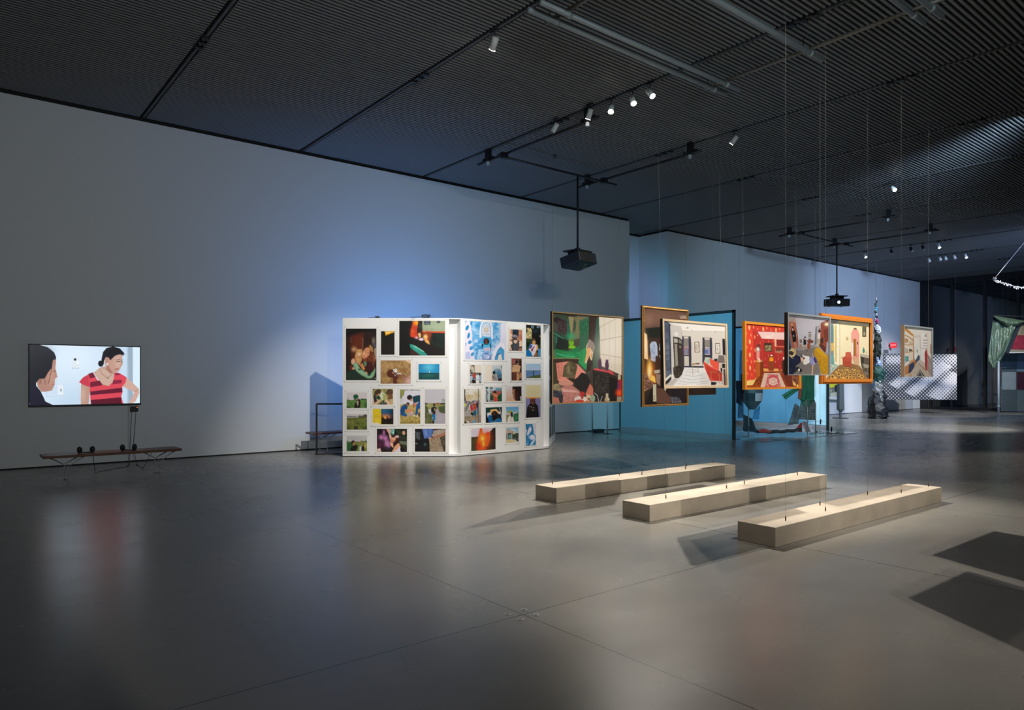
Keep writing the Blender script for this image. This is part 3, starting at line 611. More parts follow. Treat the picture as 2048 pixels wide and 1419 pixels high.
hanging('orange moulded frame picture of a hall with patterned floor and pink arch', 2.447 * E,
 [(20, 66), (628, 130), (638, 915), (24, 920)], [(65, 128), (605, 180), (612, 862), (62, 862)], cL, 120, 150, '''
 v ecdcb4 e0cca0; p f2e4bc 240,150 610,180 612,700 500,700 390,600 250,690; g fff0cc 300,300 80,160 .5; g e8d8b8 560,300 60,200 .5; p 8c8c8c 60,128 180,140 180,600 60,600; p b8b4a8 60,128 240,150 235,190 180,210 130,180; p 6c8c90 60,200 180,215 180,420 60,420; p e0b848 60,440 180,420 182,520 60,510; m f0d890 d09c30 10 60,440 180,430 180,510 60,505; p 5ca0a0 60,570 180,560 188,670 60,700; m 88b8b0 4c8c94 12 60,580 180,570 185,660 60,690;
 p f4ead0 178,200 240,170 242,690 190,680; p d8c070 190,215 215,205 218,650 198,650; p f8f4e4 218,200 238,185 240,690 230,685; l b8ac94 4 217,280 230,280; l b8ac94 4 217,380 230,380; l b8ac94 4 217,470 230,470; l b8ac94 4 217,560 230,560; l c8b890 5 252,170 256,690; p 90b4ac 62,690 180,670 240,695 130,800 62,820; m d8dcc0 70a4a0 12 62,700 180,680 230,700 130,790 62,815;
 p e89088 390,310 425,240 455,245 484,310 488,690 440,610 395,590; p f0a498 395,320 425,262 455,265 478,315 478,560 395,560; p 6c5840 410,265 430,240 450,242 465,275 455,260 425,258; p b07830 420,370 450,372 455,580 420,578; p 8c5824 420,370 430,370 432,578 420,578; p f8ece4 395,415 416,420 414,588 400,588; p 6c4038 460,408 474,408 474,440 460,440;
 b 6c4c30 523,225 572,348; b 5c6450 530,235 566,340; e b0a888 548,310 10,22; b 9c7c40 332,350 354,388; b d8c890 337,357 349,381;
 p d8a888 395,590 488,600 490,690 440,690; p 8a6840 80,862 250,690 400,670 495,700 612,860; m 8a6440 a07c50 14 90,860 250,700 400,675 500,710 600,860;
 e e0b458 165,830 24,26; e 6c4c2c 165,832 14,16; e e0b458 240,800 24,22; e 6c4c2c 240,801 14,13; e e0b458 210,775 14,12; e e0b458 278,825 22,22; e 6c4c2c 278,825 13,13; e e0b458 310,785 20,16; e 6c4c2c 310,785 12,9; e e0b458 345,845 24,20; e 6c4c2c 345,845 14,12; e e0b458 380,820 22,20; e 6c4c2c 380,820 13,12; e e0b458 430,790 22,18; e 6c4c2c 430,790 13,11; e e0b458 425,845 24,18; e 6c4c2c 425,845 14,11; e e0b458 485,815 22,20; e 6c4c2c 485,815 13,12; e e0b458 480,765 18,14; e 6c4c2c 480,765 10,8; e e0b458 375,770 18,14; e 6c4c2c 375,770 10,8; e e0b458 345,750 14,10; e e0b458 435,750 14,10; e e0b458 525,830 20,20; e 6c4c2c 525,830 11,12; e e0b458 200,845 18,16; e e0b458 300,850 16,12; e e0b458 320,745 10,8; e e0b458 280,755 14,10; e 8a6440 280,755 7,5; e e0b458 410,740 10,8; e e0b458 240,750 12,9; e e0b458 150,860 16,10;
 e d09440 350,720 14,5; p b84c38 285,600 320,580 325,530 385,530 398,610 392,710 330,705 290,690; p cc6048 325,530 385,530 388,590 340,610 325,590; p c05040 300,610 390,600 390,640 310,650; l 8c3428 4 295,655 390,660; p e8b078 268,590 292,585 292,610 270,615; l 3c2018 5 310,702 388,714;
 p b8b0a4 498,555 606,580 610,600 500,580; p 5c544c 500,580 608,605 612,862 550,800 510,690; p 34302c 515,595 545,600 545,680 515,670; p a09c8c 530,670 610,690 612,720 560,740; m 8c8878 44403c 16 545,720 612,730 612,860 560,800; e 3c8c84 542,515 14,30; b 3c8c84 537,470 545,500; l 8c847c 4 575,530 575,570; e b4a89c 575,530 16,5; l 8c7c5c 4 500,550 600,575; n .05 10''',
 'orange', 2.45, style='moulded', depth=0.034)

hanging('thin silver framed picture of people in a grey room with a mustard sofa', 2.313 * E,
 [(779, 70), (1476, 150), (1471, 1096), (776, 1096)], [(793, 104), (1458, 175), (1454, 1084), (790, 1082)], cK, 115, 160, '''
 v b4aeb4 6c6664; p b8b2ba 800,110 1455,180 1455,600 950,640 930,240; g cac4d0 1080,350 180,160 .6; g b8a488 900,170 90,50 .4; p 8c8684 960,640 1220,600 1440,760 1450,1085 1330,1085 1250,700; p 77706c 790,660 950,700 1250,640 1330,1080 790,1080; p a09894 790,110 930,130 920,225 800,210;
 p a05c48 800,215 925,235 965,480 975,640 880,690 830,540; g b87058 880,260 60,60 .6; l 7c4438 5 925,238 968,600; p 3c4450 790,260 830,400 860,640 830,700 790,640; l 8c98a8 6 795,280 855,620; p 262a34 790,520 830,640 840,690 790,660; e e8d8c8 865,268 12,7;
 p 1a1416 858,340 870,305 895,315 905,360 925,400 938,500 930,555 880,555 870,470 852,400; e d0a494 880,352 13,24; l c8a090 8 905,560 920,660; l b89080 8 925,560 945,680; l 241a1a 7 945,680 958,705; l c8a090 6 935,430 942,480; e a8a4a8 893,455 9,14; p 2c1814 862,320 880,305 898,330 890,345 875,325;
 p 8c5c44 988,512 1028,512 1028,575 992,575; p 78706c 992,520 1024,520 1022,570 996,570; p 9c8070 995,590 1030,590 1025,650 990,660; l 6c4c3c 4 992,570 990,668;
 p 1c1c22 1052,500 1075,495 1095,510 1100,580 1085,610 1050,600; e 1c181c 1078,478 14,16; e d0a898 1080,508 12,14; p a89888 1050,600 1068,600 1065,690 1045,690; p b0a090 1085,600 1105,590 1115,670 1108,690; l 1c1c20 8 1108,680 1122,705; e d8a498 1108,598 9,18;
 b 1e1c18 1136,394 1176,514; b d8ccb8 1142,404 1170,500; b 342c20 1149,420 1163,480; p 744030 1105,528 1150,515 1215,530 1212,570 1130,580; p 8c4a34 1110,580 1165,575 1160,660 1115,675; l 5c3428 5 1165,575 1210,560; l a8a4a4 4 1165,570 1175,600;
 p 6c7478 1250,305 1272,300 1265,600 1228,605; p a8a0a4 1272,300 1335,260 1320,420 1290,600 1262,600; p 8c4434 1335,250 1455,190 1455,560 1410,720 1300,590 1330,400; p 703428 1380,360 1455,330 1455,520 1400,560; p 3a2c28 1325,495 1370,480 1375,560 1340,610; p 582c24 1290,600 1350,590 1420,650 1400,730; g fff0c8 1432,268 34,24 1; p a09ca8 1430,560 1455,550 1455,760 1420,700;
 p d4c8c4 1275,450 1305,410 1325,430 1325,500 1300,520; e 3c241c 1312,378 20,24; p 3c241c 1305,360 1320,320 1325,370; p ac9c84 1285,515 1320,510 1318,560 1300,640 1280,640 1275,600; l 4c4c54 6 1240,600 1290,510; l c49080 6 1280,450 1272,500; e 4c3430 1290,648 14,7;
 p 182038 790,740 830,690 900,740 1000,800 1010,880 930,940 890,1080 790,1080; m 222a48 141a30 26 800,780 980,820 920,930 850,1060 795,1060; p d8c08c 800,740 820,700 860,660 900,660 930,700 925,760 890,800 840,790; e 3c3028 852,735 44,34 20; p cca870 860,655 905,660 930,710 915,770 890,700; p e8cca8 805,760 850,790 890,830 860,815;
 p e4ded8 1030,755 1070,780 1145,790 1150,890 1080,925 1040,905 1060,850 1080,810 1040,790; p e8b8a0 1000,810 1040,810 1070,830 1050,870 1020,880; e 2c2420 1058,826 14,10; p 2a2a30 1015,745 1030,750 1025,790 1012,800; p 8c90c4 1145,800 1215,805 1250,840 1225,930 1190,930 1150,880; e 38386c 1240,850 22,50 -20; l e0a890 15 1205,935 1190,1080; l e0a890 9 1195,740 1215,800; l d8a48c 9 1215,860 1235,920; p 2c2a30 900,1010 930,960 990,960 960,1010 900,1070; e 1c1c22 1000,1015 30,30; e e8e4e0 978,1010 14,22;
 p b8860f 1225,690 1245,655 1300,640 1350,690 1455,790 1450,1080 1340,1080 1290,880 1230,760; p c8961c 1235,665 1300,645 1380,720 1440,800 1350,790; m c08e18 a87a10 30 1260,720 1400,800 1445,1070 1345,1070; n .06 12''',
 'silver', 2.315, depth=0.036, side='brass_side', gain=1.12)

hanging('narrow aluminium framed picture of a white galley with wooden shelves', 2.318 * E,
 [(489, 72), (978, 130), (966, 946), (487, 949)], [(500, 100), (962, 150), (952, 940), (497, 942)], cM, 80, 135, '''
 v e4dcd4 c8b8a8; p ece6de 500,100 960,150 900,200 800,250 670,260 560,150; p e8dccc 500,190 665,270 665,640 500,720; p c88434 500,105 550,130 665,240 665,275 500,150; p d89c50 505,120 550,135 665,245 655,250; l b87430 14 500,235 600,290 665,345; l c07c38 12 500,400 580,420 665,405; l c07c38 12 500,545 600,535 665,515; e b06c34 540,345 34,36; e d8a468 540,350 20,20; p d8d0c0 590,350 655,380 655,405 590,410; m c8a880 e4dccc 10 600,350 650,370 650,400 600,405;
 l 4c4844 12 512,480 514,540; l 64605c 11 535,470 538,530; l 78706c 10 560,490 562,525; p 584c48 590,480 640,490 640,515 590,525; l c87838 12 660,300 665,700; p 3c94b8 520,610 580,600 582,680 525,700; p 68b090 530,620 560,615 560,670 532,680; p f4f0ec 498,770 560,700 600,690 510,780; p d89c68 600,690 670,650 680,690 600,730; p c88448 498,790 590,740 590,880 498,940; p e8dcd0 600,620 640,600 660,640 600,690;
 p f0ece4 672,300 760,290 780,560 760,640 680,640; g d8e0e4 720,480 30,60 .7; p f8f8f4 690,560 725,560 720,660 695,670; p 4c5878 740,580 770,600 765,660 720,700 700,740 690,690; p 3c4464 590,740 640,710 680,690 680,780 620,870 575,900; p c07840 680,650 695,660 695,780 670,730; p 5c7858 715,505 735,500 730,555;
 p f4f0ee 790,220 850,200 890,250 890,470 790,470; l a8a09c 4 790,230 850,195; p b4acac 850,250 880,215 895,290 845,270; l 8c7c7c 14 835,335 892,335; l 988888 12 832,385 890,385; l 988c8c 9 835,430 888,430; l a8a4a0 4 790,466 890,470; p f0ecec 785,475 860,480 850,720 780,660; l b8b8c0 5 790,700 850,715;
 p b83038 860,520 880,480 895,560 888,840 862,830; p 9c2830 850,540 862,520 868,800 855,790; p e8e0d4 900,200 960,160 955,640 900,560; p a8948c 895,560 950,640 950,935 890,840; l 7c6860 5 905,600 945,720; l c8b8b0 6 900,640 940,800; p b88450 942,410 960,400 958,560 940,560;
 p 986858 740,710 860,820 900,935 870,935 740,740; p c8b8a8 590,940 740,720 860,840 910,935; p 3c3c48 770,820 850,935 710,935; l d8d0c0 6 770,840 815,935; l d8d0c0 6 765,850 735,935; l 8890a0 4 775,880 790,930; p b89c78 590,910 640,890 620,940 570,940; n .05 12''',
 'silver', 2.315, depth=0.04, side='tan', gain=.9)
# ------------------------------------------------------------------ faceted photo display
DH = 1.757 * E
P1 = (rf(-2.147, 8.97), rf(-0.798, 8.97)); P2 = (rf(-0.655, 9.0), rf(0.442, 9.92)); P3 = (rf(0.525, 10.08), rf(0.69, 11.33))
disp = thing('photo_display', 'white faceted freestanding display wall covered with pinned photo prints', 'display wall', (*P1[1], 0))
def pnorm(P):                              # unit vector along the panel and the one pointing behind it
    (ax, ay), (bx, by) = P; L = math.hypot(bx - ax, by - ay); ux, uy = (bx - ax) / L, (by - ay) / L
    return ux, uy, -uy, ux, L
for P in (P1, P2, P3):
    ux, uy, nx_, ny_, L = pnorm(P); d = 0.16
    b = MB(); b.prism([P[0], P[1], (P[1][0] + nx_ * d, P[1][1] + ny_ * d), (P[0][0] + nx_ * d, P[0][1] + ny_ * d)], 0.012, DH)
    b.build('panel', M['board'], disp, bevel=0.003)
for A, B in ((P1, P2), (P2, P3)):
    a = A[1]; c = B[0]; _, _, n1, m1, _ = pnorm(A); _, _, n2, m2, _ = pnorm(B); d = 0.11
    p = (a[0] + n1 * d, a[1] + m1 * d); q = (c[0] + n2 * d, c[1] + m2 * d)
    b = MB(); b.prism([p, q, (q[0] + n2 * .03, q[1] + m2 * .03), (p[0] + n1 * .03, p[1] + m1 * .03)], 0.012, DH - 0.002); b.build('corner_strip', M['board'], disp)
    b = MB(); b.prism([a, c, q, p], DH - 0.02, DH - 0.001); b.build('corner_cap', M['board'], disp)
    b = MB(); b.prism([a, c, q, p], 0.012, 0.055); b.build('corner_base', M['board'], disp)
b = MB(); b.tube([(*rf(-2.0, 9.3), 0.0), (*rf(-2.0, 9.3), DH - 0.3)], 0.02, 8); b.build('back_brace', M['dark_metal'], disp)

def on_panel(P, px, py, off=0.0):
    (ax, ay), (bx, by) = P; dx, dy = ray(px); ex, ey = bx - ax, by - ay
    # F*(dx,dy) = a + s*e
    det = dx * -ey + ex * dy; F = (ax * -ey + ex * ay) / det
    ux, uy, nx_, ny_, L = pnorm(P)
    return Vector((dx * F - nx_ * off, dy * F - ny_ * off, E + (HOR - py) / FOC * F))

PINMAT = mat('pin_head', (0.25, 0.24, 0.23), 0.4)
def pinned(P, cr, q, lab, ops, nx, ny, border=0.038, gain=1.0, off=0.004, pins=True, grp='photo prints pinned to the display wall', bcol='e6e3de'):
    border = min(border, .03 if P is P2 else .038)
    if len(q) == 2: (x0, y0), (x1, y1) = q; q = [(x0, y0), (x1, y0), (x1, y1), (x0, y1)]
    C = [on_panel(P, *p, off=off) for p in cr(q)]
    zt = (C[0].z + C[1].z) / 2; zb = (C[2].z + C[3].z) / 2
    l = (C[0] + C[3]) / 2; r = (C[1] + C[2]) / 2
    tl, tr, bl = Vector((l.x, l.y, zt)), Vector((r.x, r.y, zt)), Vector((l.x, l.y, zb))
    u = (tr - tl).normalized()
    t = picture('photo_print', tl, tr, bl, q, nx, ny, ops, PRINT, None, gain, border, bcol, thick=0.002)
    tag(t, lab, 'photo print', grp)
    if pins:
        up = Vector((0, 0, 1)); n = u.cross(up); m = border * 0.75
        for c in (tl - u * m + up * m, tr + u * m + up * m, bl - u * m - up * m, bl + (tr - tl) + u * m - up * m):
            b = MB(); b.tube([c, c + n * 0.005], 0.006, 8); o = b.build('pin', PINMAT); o.parent = t
    return t

cA = crop(680, 630, 10.133); cB = crop(790, 630, 10.136); cC = crop(680, 765, 9.458); cD = crop(790, 765, 9.464)
cE = crop(915, 635, 10.133); cF = crop(1005, 635, 10.136); cG = crop(915, 765, 9.79); cH = crop(1005, 765, 9.78); c2 = crop(600, 600, 4.3)

pinned(P1, cA, [(122, 272), (738, 1315)], 'tall photo print of a long haired woman in a green jumper holding a ginger cat', '''
 v 1c1210 241814; p 4a1c10 240,420 480,420 480,800 300,900 220,900; g 6c2a14 400,560 180,220 .8; p 2c1810 480,300 650,320 650,700 480,640; p 120d0c 122,272 738,272 738,350 500,330 200,400 160,460 122,460; l 5a4438 6 150,420 150,520; l 7a6050 7 225,440 225,560; l 9a7a6a 8 465,470 462,650;
 p 38342f 650,470 738,450 738,900 650,800; g 8c7a68 680,520 28,60 .8; g 54546c 710,610 28,30 .9; p a48c78 690,680 738,650 738,900 705,880;
 p 5a2a18 455,740 480,640 540,600 610,592 660,640 690,750 722,900 705,1000 690,1110 520,1120 500,1000 455,900; p b08048 590,640 612,598 660,650 680,800 705,900 660,960 615,820; m 8a4a24 54241a 14 600,700 680,760 720,900 680,1050 600,1100 560,950; p 1c0e0c 458,760 470,660 560,605 590,600 560,640 500,690 465,790; p 451a18 520,960 640,930 690,1100 510,1120; p 9c5c34 670,800 722,880 700,960 680,900;
 p d48c62 445,830 462,750 500,680 550,648 590,660 603,720 600,790 570,830 520,872 480,880 445,850; g eeae88 495,790 40,60 .7; l 5a2c1c 7 490,712 522,728; l 5a2c1c 7 552,755 592,768; l b02c24 12 468,822 500,838; l a46038 5 532,735 508,795; p 8c3c28 480,880 560,850 540,930 470,930;
 g d8a070 285,690 44,44 .9; p c88c54 325,640 350,690 440,690 450,655 452,780 432,830 445,900 450,970 420,1040 350,970 310,900 300,820 330,740; g e8bc84 390,770 40,44 1; g dca468 370,900 50,60 .7; p b07038 330,640 350,690 336,720; e 40402c 365,742 9,6; e 40402c 410,744 9,6; e b86850 386,775 8,6; g f4e0c4 384,795 22,14 1; l 9c602c 5 340,860 430,850; l 8c5428 5 400,1000 440,900;
 p cc8848 410,1010 450,960 512,1090 485,1118 440,1080; p 4c2418 430,930 450,920 450,960 410,1020; p e4a886 232,905 275,870 300,900 318,945 262,1000 228,980; p dc9c78 420,1100 240,1100 200,1040; p 6a2c20 200,1000 250,1010 250,1110 200,1110;
 p 22342a 130,1150 300,1090 440,1230 560,1290 700,1290 738,1315 122,1315; p 7ca47c 262,995 330,945 370,1010 420,1090 500,1140 540,1180 620,1190 690,1110 712,1050 718,1130 690,1230 640,1280 560,1282 440,1220 350,1150 290,1080; p 94b894 300,990 330,960 400,1090 520,1190 640,1220 690,1150 640,1262 560,1250 430,1180 330,1100; p 5c8c6c 480,950 535,935 540,1010 490,1040; e 1c241c 395,1098 36,13 22; p d8a078 510,1150 550,1145 558,1185 520,1190; p 2c4434 555,1180 640,1190 600,1235 560,1225; p c8c8c8 680,1290 735,1265 715,1285''', 60, 100)

pinned(P1, cA, [(832, 325), (1105, 800)], 'small black photo print with a torn orange corner at its top', 'v 17130f 211a14; p f0a818 910,325 1050,325 1105,330 1100,345 1030,370 925,412; p ffd060 920,335 1040,335 1000,365 930,375; p 8c8078 1060,325 1105,325 1105,340', 26, 46)

pinned(P1, cB, [(88, 115), (1012, 815)], 'large dark photo print of two sunlit faces in a green walled diner', '''
 v 120e0b 15110c; p 0d0b09 88,115 340,115 300,440 310,815 88,815; p d83c18 375,115 500,115 450,200 450,400 480,480 310,430 330,260; g f09818 425,150 50,46 1; g f8b020 450,160 30,40 .8; p c43418 340,230 460,230 440,360 320,420; g f06020 360,340 40,60 .8; l 8c1c10 6 320,350 430,390; p 1a120e 470,115 545,115 552,340 450,350;
 p 9aa888 552,112 1012,112 1012,330 560,322; g b0b89c 800,220 200,60 .5; b 1c2c48 590,115 718,192; l c8d0d8 7 605,165 700,168; l a8b4c0 5 620,133 690,133; b 2c3848 848,112 915,158; l 8c9cac 4 858,135 905,135; l 586850 6 752,270 752,298; p d84820 560,322 1012,332 1012,362 560,345; g f0a040 600,330 40,12 .8;
 p 7c2c14 560,345 740,365 760,540 600,520; g a8401c 640,380 90,60 .7; p 122018 745,368 1012,362 1012,815 660,815 500,560 700,580; m 10241c 0c0e0c 50 760,380 1012,370 1012,560 760,540; p 1a100c 440,490 700,560 1012,700 1012,815 640,815 300,560 310,445;
 e 6a1c14 500,390 45,52; p f0c070 470,380 500,362 528,390 520,450 490,455; g ffe8a0 492,390 18,22 .9; l 5c2414 8 480,395 515,402; p d8c8e4 500,470 560,455 580,500 540,520 480,500; p f0d890 480,480 520,460 520,490; g e8c0d0 438,455 28,22 .9; p e89c50 570,440 620,395 660,430 655,490 700,560 705,600 660,560 610,540; g f8d080 620,430 36,34 .9; g f4c870 660,545 24,24 .8; l 5c2010 7 580,470 600,520;
 p 2c9484 300,580 420,620 660,800 640,815 520,815 310,650; p 7cc8a8 330,590 430,630 600,740 560,740 400,650; g 3cb8a0 420,690 60,30 .5; p 3c2218 310,680 420,740 520,815 310,815''', 96, 74)

pinned(P1, c2, [(693, 518), (952, 717)], 'sandy brown photo print of bare ground with a dark wet stain', '''
 v b08858 9c7450; m b8925c 946c40 16 693,518 952,518 952,717 693,717; p e8c49c 900,518 952,518 952,548; g c89c68 760,560 60,30 .6; e 5a2418 785,630 38,36; p 5c2818 760,600 830,630 870,650 860,670 830,680 838,717 800,717 800,670 760,650; m 7c4430 9c6c44 12 830,640 930,650 920,690 850,680; g dcb0a8 940,700 40,40 .9; e f0ece0 818,600 18,10 -20; e f4f0e8 822,612 16,8; e 3c3430 812,604 5,4; l e8e8f0 5 830,635 855,630 872,633; l f0f0f0 4 815,640 820,650; e dccbb0 800,625 6,5; n .12 8''', 60, 48)

pinned(P1, cB, [(478, 990), (900, 1305)], 'small blue and dark green photo print of a sail on the sea', 'v 0c84b8 1898c8; g 60c4e4 690,1050 120,90 .9; p 16484c 478,1170 900,1170 900,1305 478,1305; m 1c5854 123c40 16 478,1172 900,1172 900,1305 478,1305; g 2c7c68 690,1220 120,30 .5; p 0e2a30 478,1165 900,1170 900,1185 478,1182; e e0f4f8 698,1152 7,16', 42, 32)

pinned(P1, cC, [(125, 185), (510, 480)], 'photo print of a person with raised arms before a round green tree', '''v d8d0d0 dcd4d0; p 4c7c34 125,320 510,320 510,480 125,480; m 6c9448 486c2c 20 125,330 510,325 510,480 125,480; g 1c5c30 500,420 40,60 .8; g 143c1c 140,470 60,30 .8; p 245028 390,298 510,303 510,318 390,316; e 1c5c34 300,260 50,42; p 1c5c34 255,260 345,250 330,300 270,325; p dcc8cc 160,300 260,290 260,325 160,328; l 4c4c38 4 125,330 165,280; l 6c6c58 3 165,290 165,270; l 5c6c50 3 228,240 232,275; e 181410 325,335 14,22; p 1c1410 310,340 350,300 385,315 388,380 375,480 305,480; p 1c1410 280,390 310,375 320,480 272,480; l a8785c 9 310,320 325,298 350,295 385,320; p b8a494 320,340 350,335 350,400 335,450 318,390; g 8c9c50 420,440 20,30 .7''', 38, 30)
pinned(P1, cC, [(127, 595), (512, 888)], 'photo print of a worn path through flat green grass', '''v d0c8c8 c8c0b8; p 64702c 127,655 512,655 512,888 127,888; m 7c8438 56642a 30 127,655 512,655 512,888 127,888; g 8c7c48 230,770 80,60 .6; g 3c4c1c 150,850 60,50 .7; g 34401c 500,860 50,40 .7; p 3c4434 127,625 340,640 340,650 127,642; p 5c5448 350,640 370,600 385,640 400,600 410,635 450,605 470,600 505,600 510,655 350,655; p 342820 485,600 510,598 510,640 485,640; e 3c3c20 345,690 9,6; p 2c2c18 300,768 345,768 345,782 300,782; m 4c4c38 2c2c20 8 265,820 330,815 345,888 262,888''', 38, 30)
pinned(P1, cC, [(125, 1000), (512, 1295)], 'photo print of a boy reaching an arm up in a field', '''v ccc8c8 c4bcb4; g b0b0b0 250,1050 120,40 .5; p 74883c 125,1110 512,1110 512,1295 125,1295; p 306434 125,1130 230,1130 260,1295 125,1295; p b0a45c 400,1140 512,1140 512,1230 440,1240; g 8c8c34 500,1270 40,40 .6; l 3c4c38 6 410,1108 512,1110; e 34503c 485,1100 20,10; e 3c4c38 140,1105 14,10; e 281a14 250,1130 38,42; p b47c58 245,1130 280,1115 288,1160 262,1190 240,1165; p 201c14 200,1230 250,1190 330,1165 332,1230 300,1295 190,1295; l b88058 13 345,1180 375,1120 410,1092; l b88058 7 375,1180 430,1190; p dcd8d0 370,1210 410,1190 410,1295 370,1295; p 241c18 405,1210 440,1185 462,1215 460,1295 405,1295; e 4c3c30 440,1165 14,20''', 38, 30)
pinned(P1, cC, [(615, 115), (1003, 412)], 'photo print of two dark haired children facing each other', '''v c8b078 d0b878; m 3c5428 c4b878 16 615,115 1003,115 1003,412 615,412; p 4c3424 660,150 720,120 775,130 770,180 740,250 690,260 650,200; p c89870 690,240 740,200 755,225 700,260; p e8c8a8 615,240 650,270 690,300 730,330 615,400; p 2a2830 650,200 680,260 700,330 700,380 650,390 630,260; p 1c4430 690,260 790,200 790,280 740,320 700,300; p d8e0c0 740,240 790,170 850,200 880,300 800,330; m c4c07c a8a45c 10 800,200 890,220 900,320 820,330; e 5c4030 940,180 68,62; p 785030 890,220 960,200 1003,260 990,300 920,320 900,280; p c09070 895,250 915,240 915,290; p e4bc90 615,410 690,360 780,310 790,330 700,412; p e4c09c 840,340 880,310 940,370 930,412 900,412; p d4ac80 940,320 1003,300 1003,412 940,412; p 2c2c24 760,370 880,370 890,412 750,412; l c8c8b8 5 770,385 870,385; l 9c5c38 5 900,230 950,240''', 38, 30)
pinned(P1, cC, [(620, 492), (1010, 787)], 'half yellow photo print with two silhouettes at sunset', '''h e8c818 f0d030; p 1c5474 778,492 1010,492 1010,787 778,787; g 0c1c30 1000,640 60,200 .9; g 3878a0 830,520 60,50 .5; g f09040 850,645 90,42 .95; g f8b050 840,665 60,16 .8; g 101420 1000,700 40,90 .9; p 1c1008 778,655 830,665 860,690 900,670 1010,680 1010,787 778,787; e 1c1008 803,632 12,17; p 1c1008 785,650 825,645 830,690 780,690; e 1c1008 893,650 12,16; p 1c1008 880,660 908,660 910,690 875,690; g c8a010 700,640 80,30 .5; g e0b020 640,720 30,60 .5; p f8ece0 620,787 625,740 650,770 690,750 720,770 740,760 760,787; g f0d850 690,700 60,60 .5''', 38, 30)
pinned(P1, c2, [(662, 1105), (920, 1303)], 'photo print of a hugging child among blurred pink lights', '''v 1c1014 140f10; g e08cc8 700,1178 18,18 1; g d888c4 735,1186 16,20 1; g c878b0 722,1140 9,26 .9; g d088c0 752,1235 22,30 1; p cc80b8 740,1200 775,1260 760,1265 735,1240; g 702850 690,1240 24,30 .7; p e8b098 740,1105 760,1105 778,1140 790,1180 775,1200 765,1150; p 289888 778,1105 815,1105 812,1150 795,1160 782,1140; m f0f8f0 289888 6 785,1110 808,1110 805,1150 790,1150; p e0b8a8 765,1105 780,1105 778,1180 768,1180; m 34402c 18180f 9 815,1105 920,1105 920,1303 860,1240; e 54201c 822,1190 30,32; p 3c1410 800,1200 855,1190 852,1250 820,1270; p e09470 785,1185 825,1175 820,1205 800,1225 775,1210; g f8c098 805,1190 14,10 .9; p f0b898 775,1215 800,1230 805,1270 775,1245; p e8a880 820,1250 850,1225 865,1260 850,1303 790,1303; l 8c2c20 3 790,1205 808,1210; e f0c8c8 835,1172 16,10; e d8a080 892,1140 12,18; p e8dce8 840,1280 858,1255 865,1303 800,1303; p e8c8b8 662,1280 690,1270 700,1303 662,1303; p 6c7460 855,1210 920,1215 920,1245 860,1235; g 20201c 745,1270 24,18 .8''', 60, 48)
pinned(P1, cD, [(95, 125), (480, 775)], 'tall photo print of two people in blue crouching over a catch on grass', '''v d8d4dc b89858; p dcd8e0 95,125 480,125 480,420 95,420; p 6c7428 95,125 185,125 160,180 130,300 95,300; m 50601c a8a45c 12 95,125 185,125 170,240 100,260; m 3c4c1c d0ccd0 10 180,125 480,125 480,150 180,145; g b8b894 120,320 30,50 .6; p c0a860 95,420 200,390 300,420 480,400 480,775 95,775; m c8b068 98803c 26 95,560 480,480 480,775 95,775; g 84702c 280,750 180,30 .7;
 e 241818 278,278 52,50; p c87c54 285,310 325,300 325,345 295,348; p 144048 330,265 400,240 480,232 480,350 420,370 370,385 340,350; p 143c54 330,290 360,280 370,385 345,360; p b86848 340,370 380,380 360,470 345,480 335,430; p c87850 390,390 425,370 400,430 350,480; p 1c5494 400,430 440,370 478,340 478,470 440,500 430,600 375,610 395,520; p 1a447c 440,500 478,440 478,480; 
 e 7c4c34 245,402 30,36; p 3c2018 215,390 240,368 275,385 270,410 230,400; p a86848 225,410 260,420 240,465 215,440; p 144c84 100,520 120,450 180,405 215,410 240,460 225,510 195,500 180,560 230,600 225,640 150,620 105,600; p 1c5c9c 160,560 230,600 225,640 140,630; p 102c4c 100,590 130,600 110,630; p d88c60 195,510 300,490 345,500 330,540 260,560 200,540; m e8dcd8 8c4c40 7 250,560 340,540 340,620 260,620; p f0ece8 340,620 370,610 375,640; p d8ccb8 430,600 445,650 400,640; p 4c4c20 440,580 480,560 480,640 445,640; p c89468 130,620 200,640 190,660''', 38, 62)
pinned(P1, cD, [(565, 122), (952, 775)], 'tall pale photo print of a person in blue shorts standing by a river', '''v c4bec4 c8c4c8; p 8c8c54 565,385 952,385 952,500 565,500; g b0ac74 640,430 60,30 .7; p 343c2c 565,372 600,380 620,410 565,410; p 3c3c28 850,385 952,375 952,415 850,412; p 9c5c40 770,380 835,375 835,412 760,412; m 686c64 c0bcc0 8 890,300 945,300 945,370 890,370; p a49ca4 760,500 952,560 952,775 700,775 740,600; g b4acb4 860,680 80,80 .7; p 4c5834 830,450 952,430 952,580 870,570 820,530; m 5c6840 384428 10 830,450 952,440 952,580 830,540; p a8a49c 620,540 700,560 690,680 600,640; p 50582c 565,420 620,460 640,560 570,600; m 6c7040 3c4424 14 565,560 700,600 720,775 565,775; g 8c8c5c 600,700 40,50 .5; e 281410 740,415 20,30; p 1a1412 690,480 720,455 765,455 790,475 785,500 770,520 765,600 700,590 695,560 680,520; l 9c7454 10 780,495 828,502; p a88c6c 745,480 765,480 765,530 745,540; e 9c7454 712,572 22,7; p 1070a4 702,590 765,595 765,700 735,715 708,705; l 241814 4 720,600 665,695; e f0f0f0 712,663 14,5; p 24140f 710,710 745,715 742,775 708,775''', 38, 62)
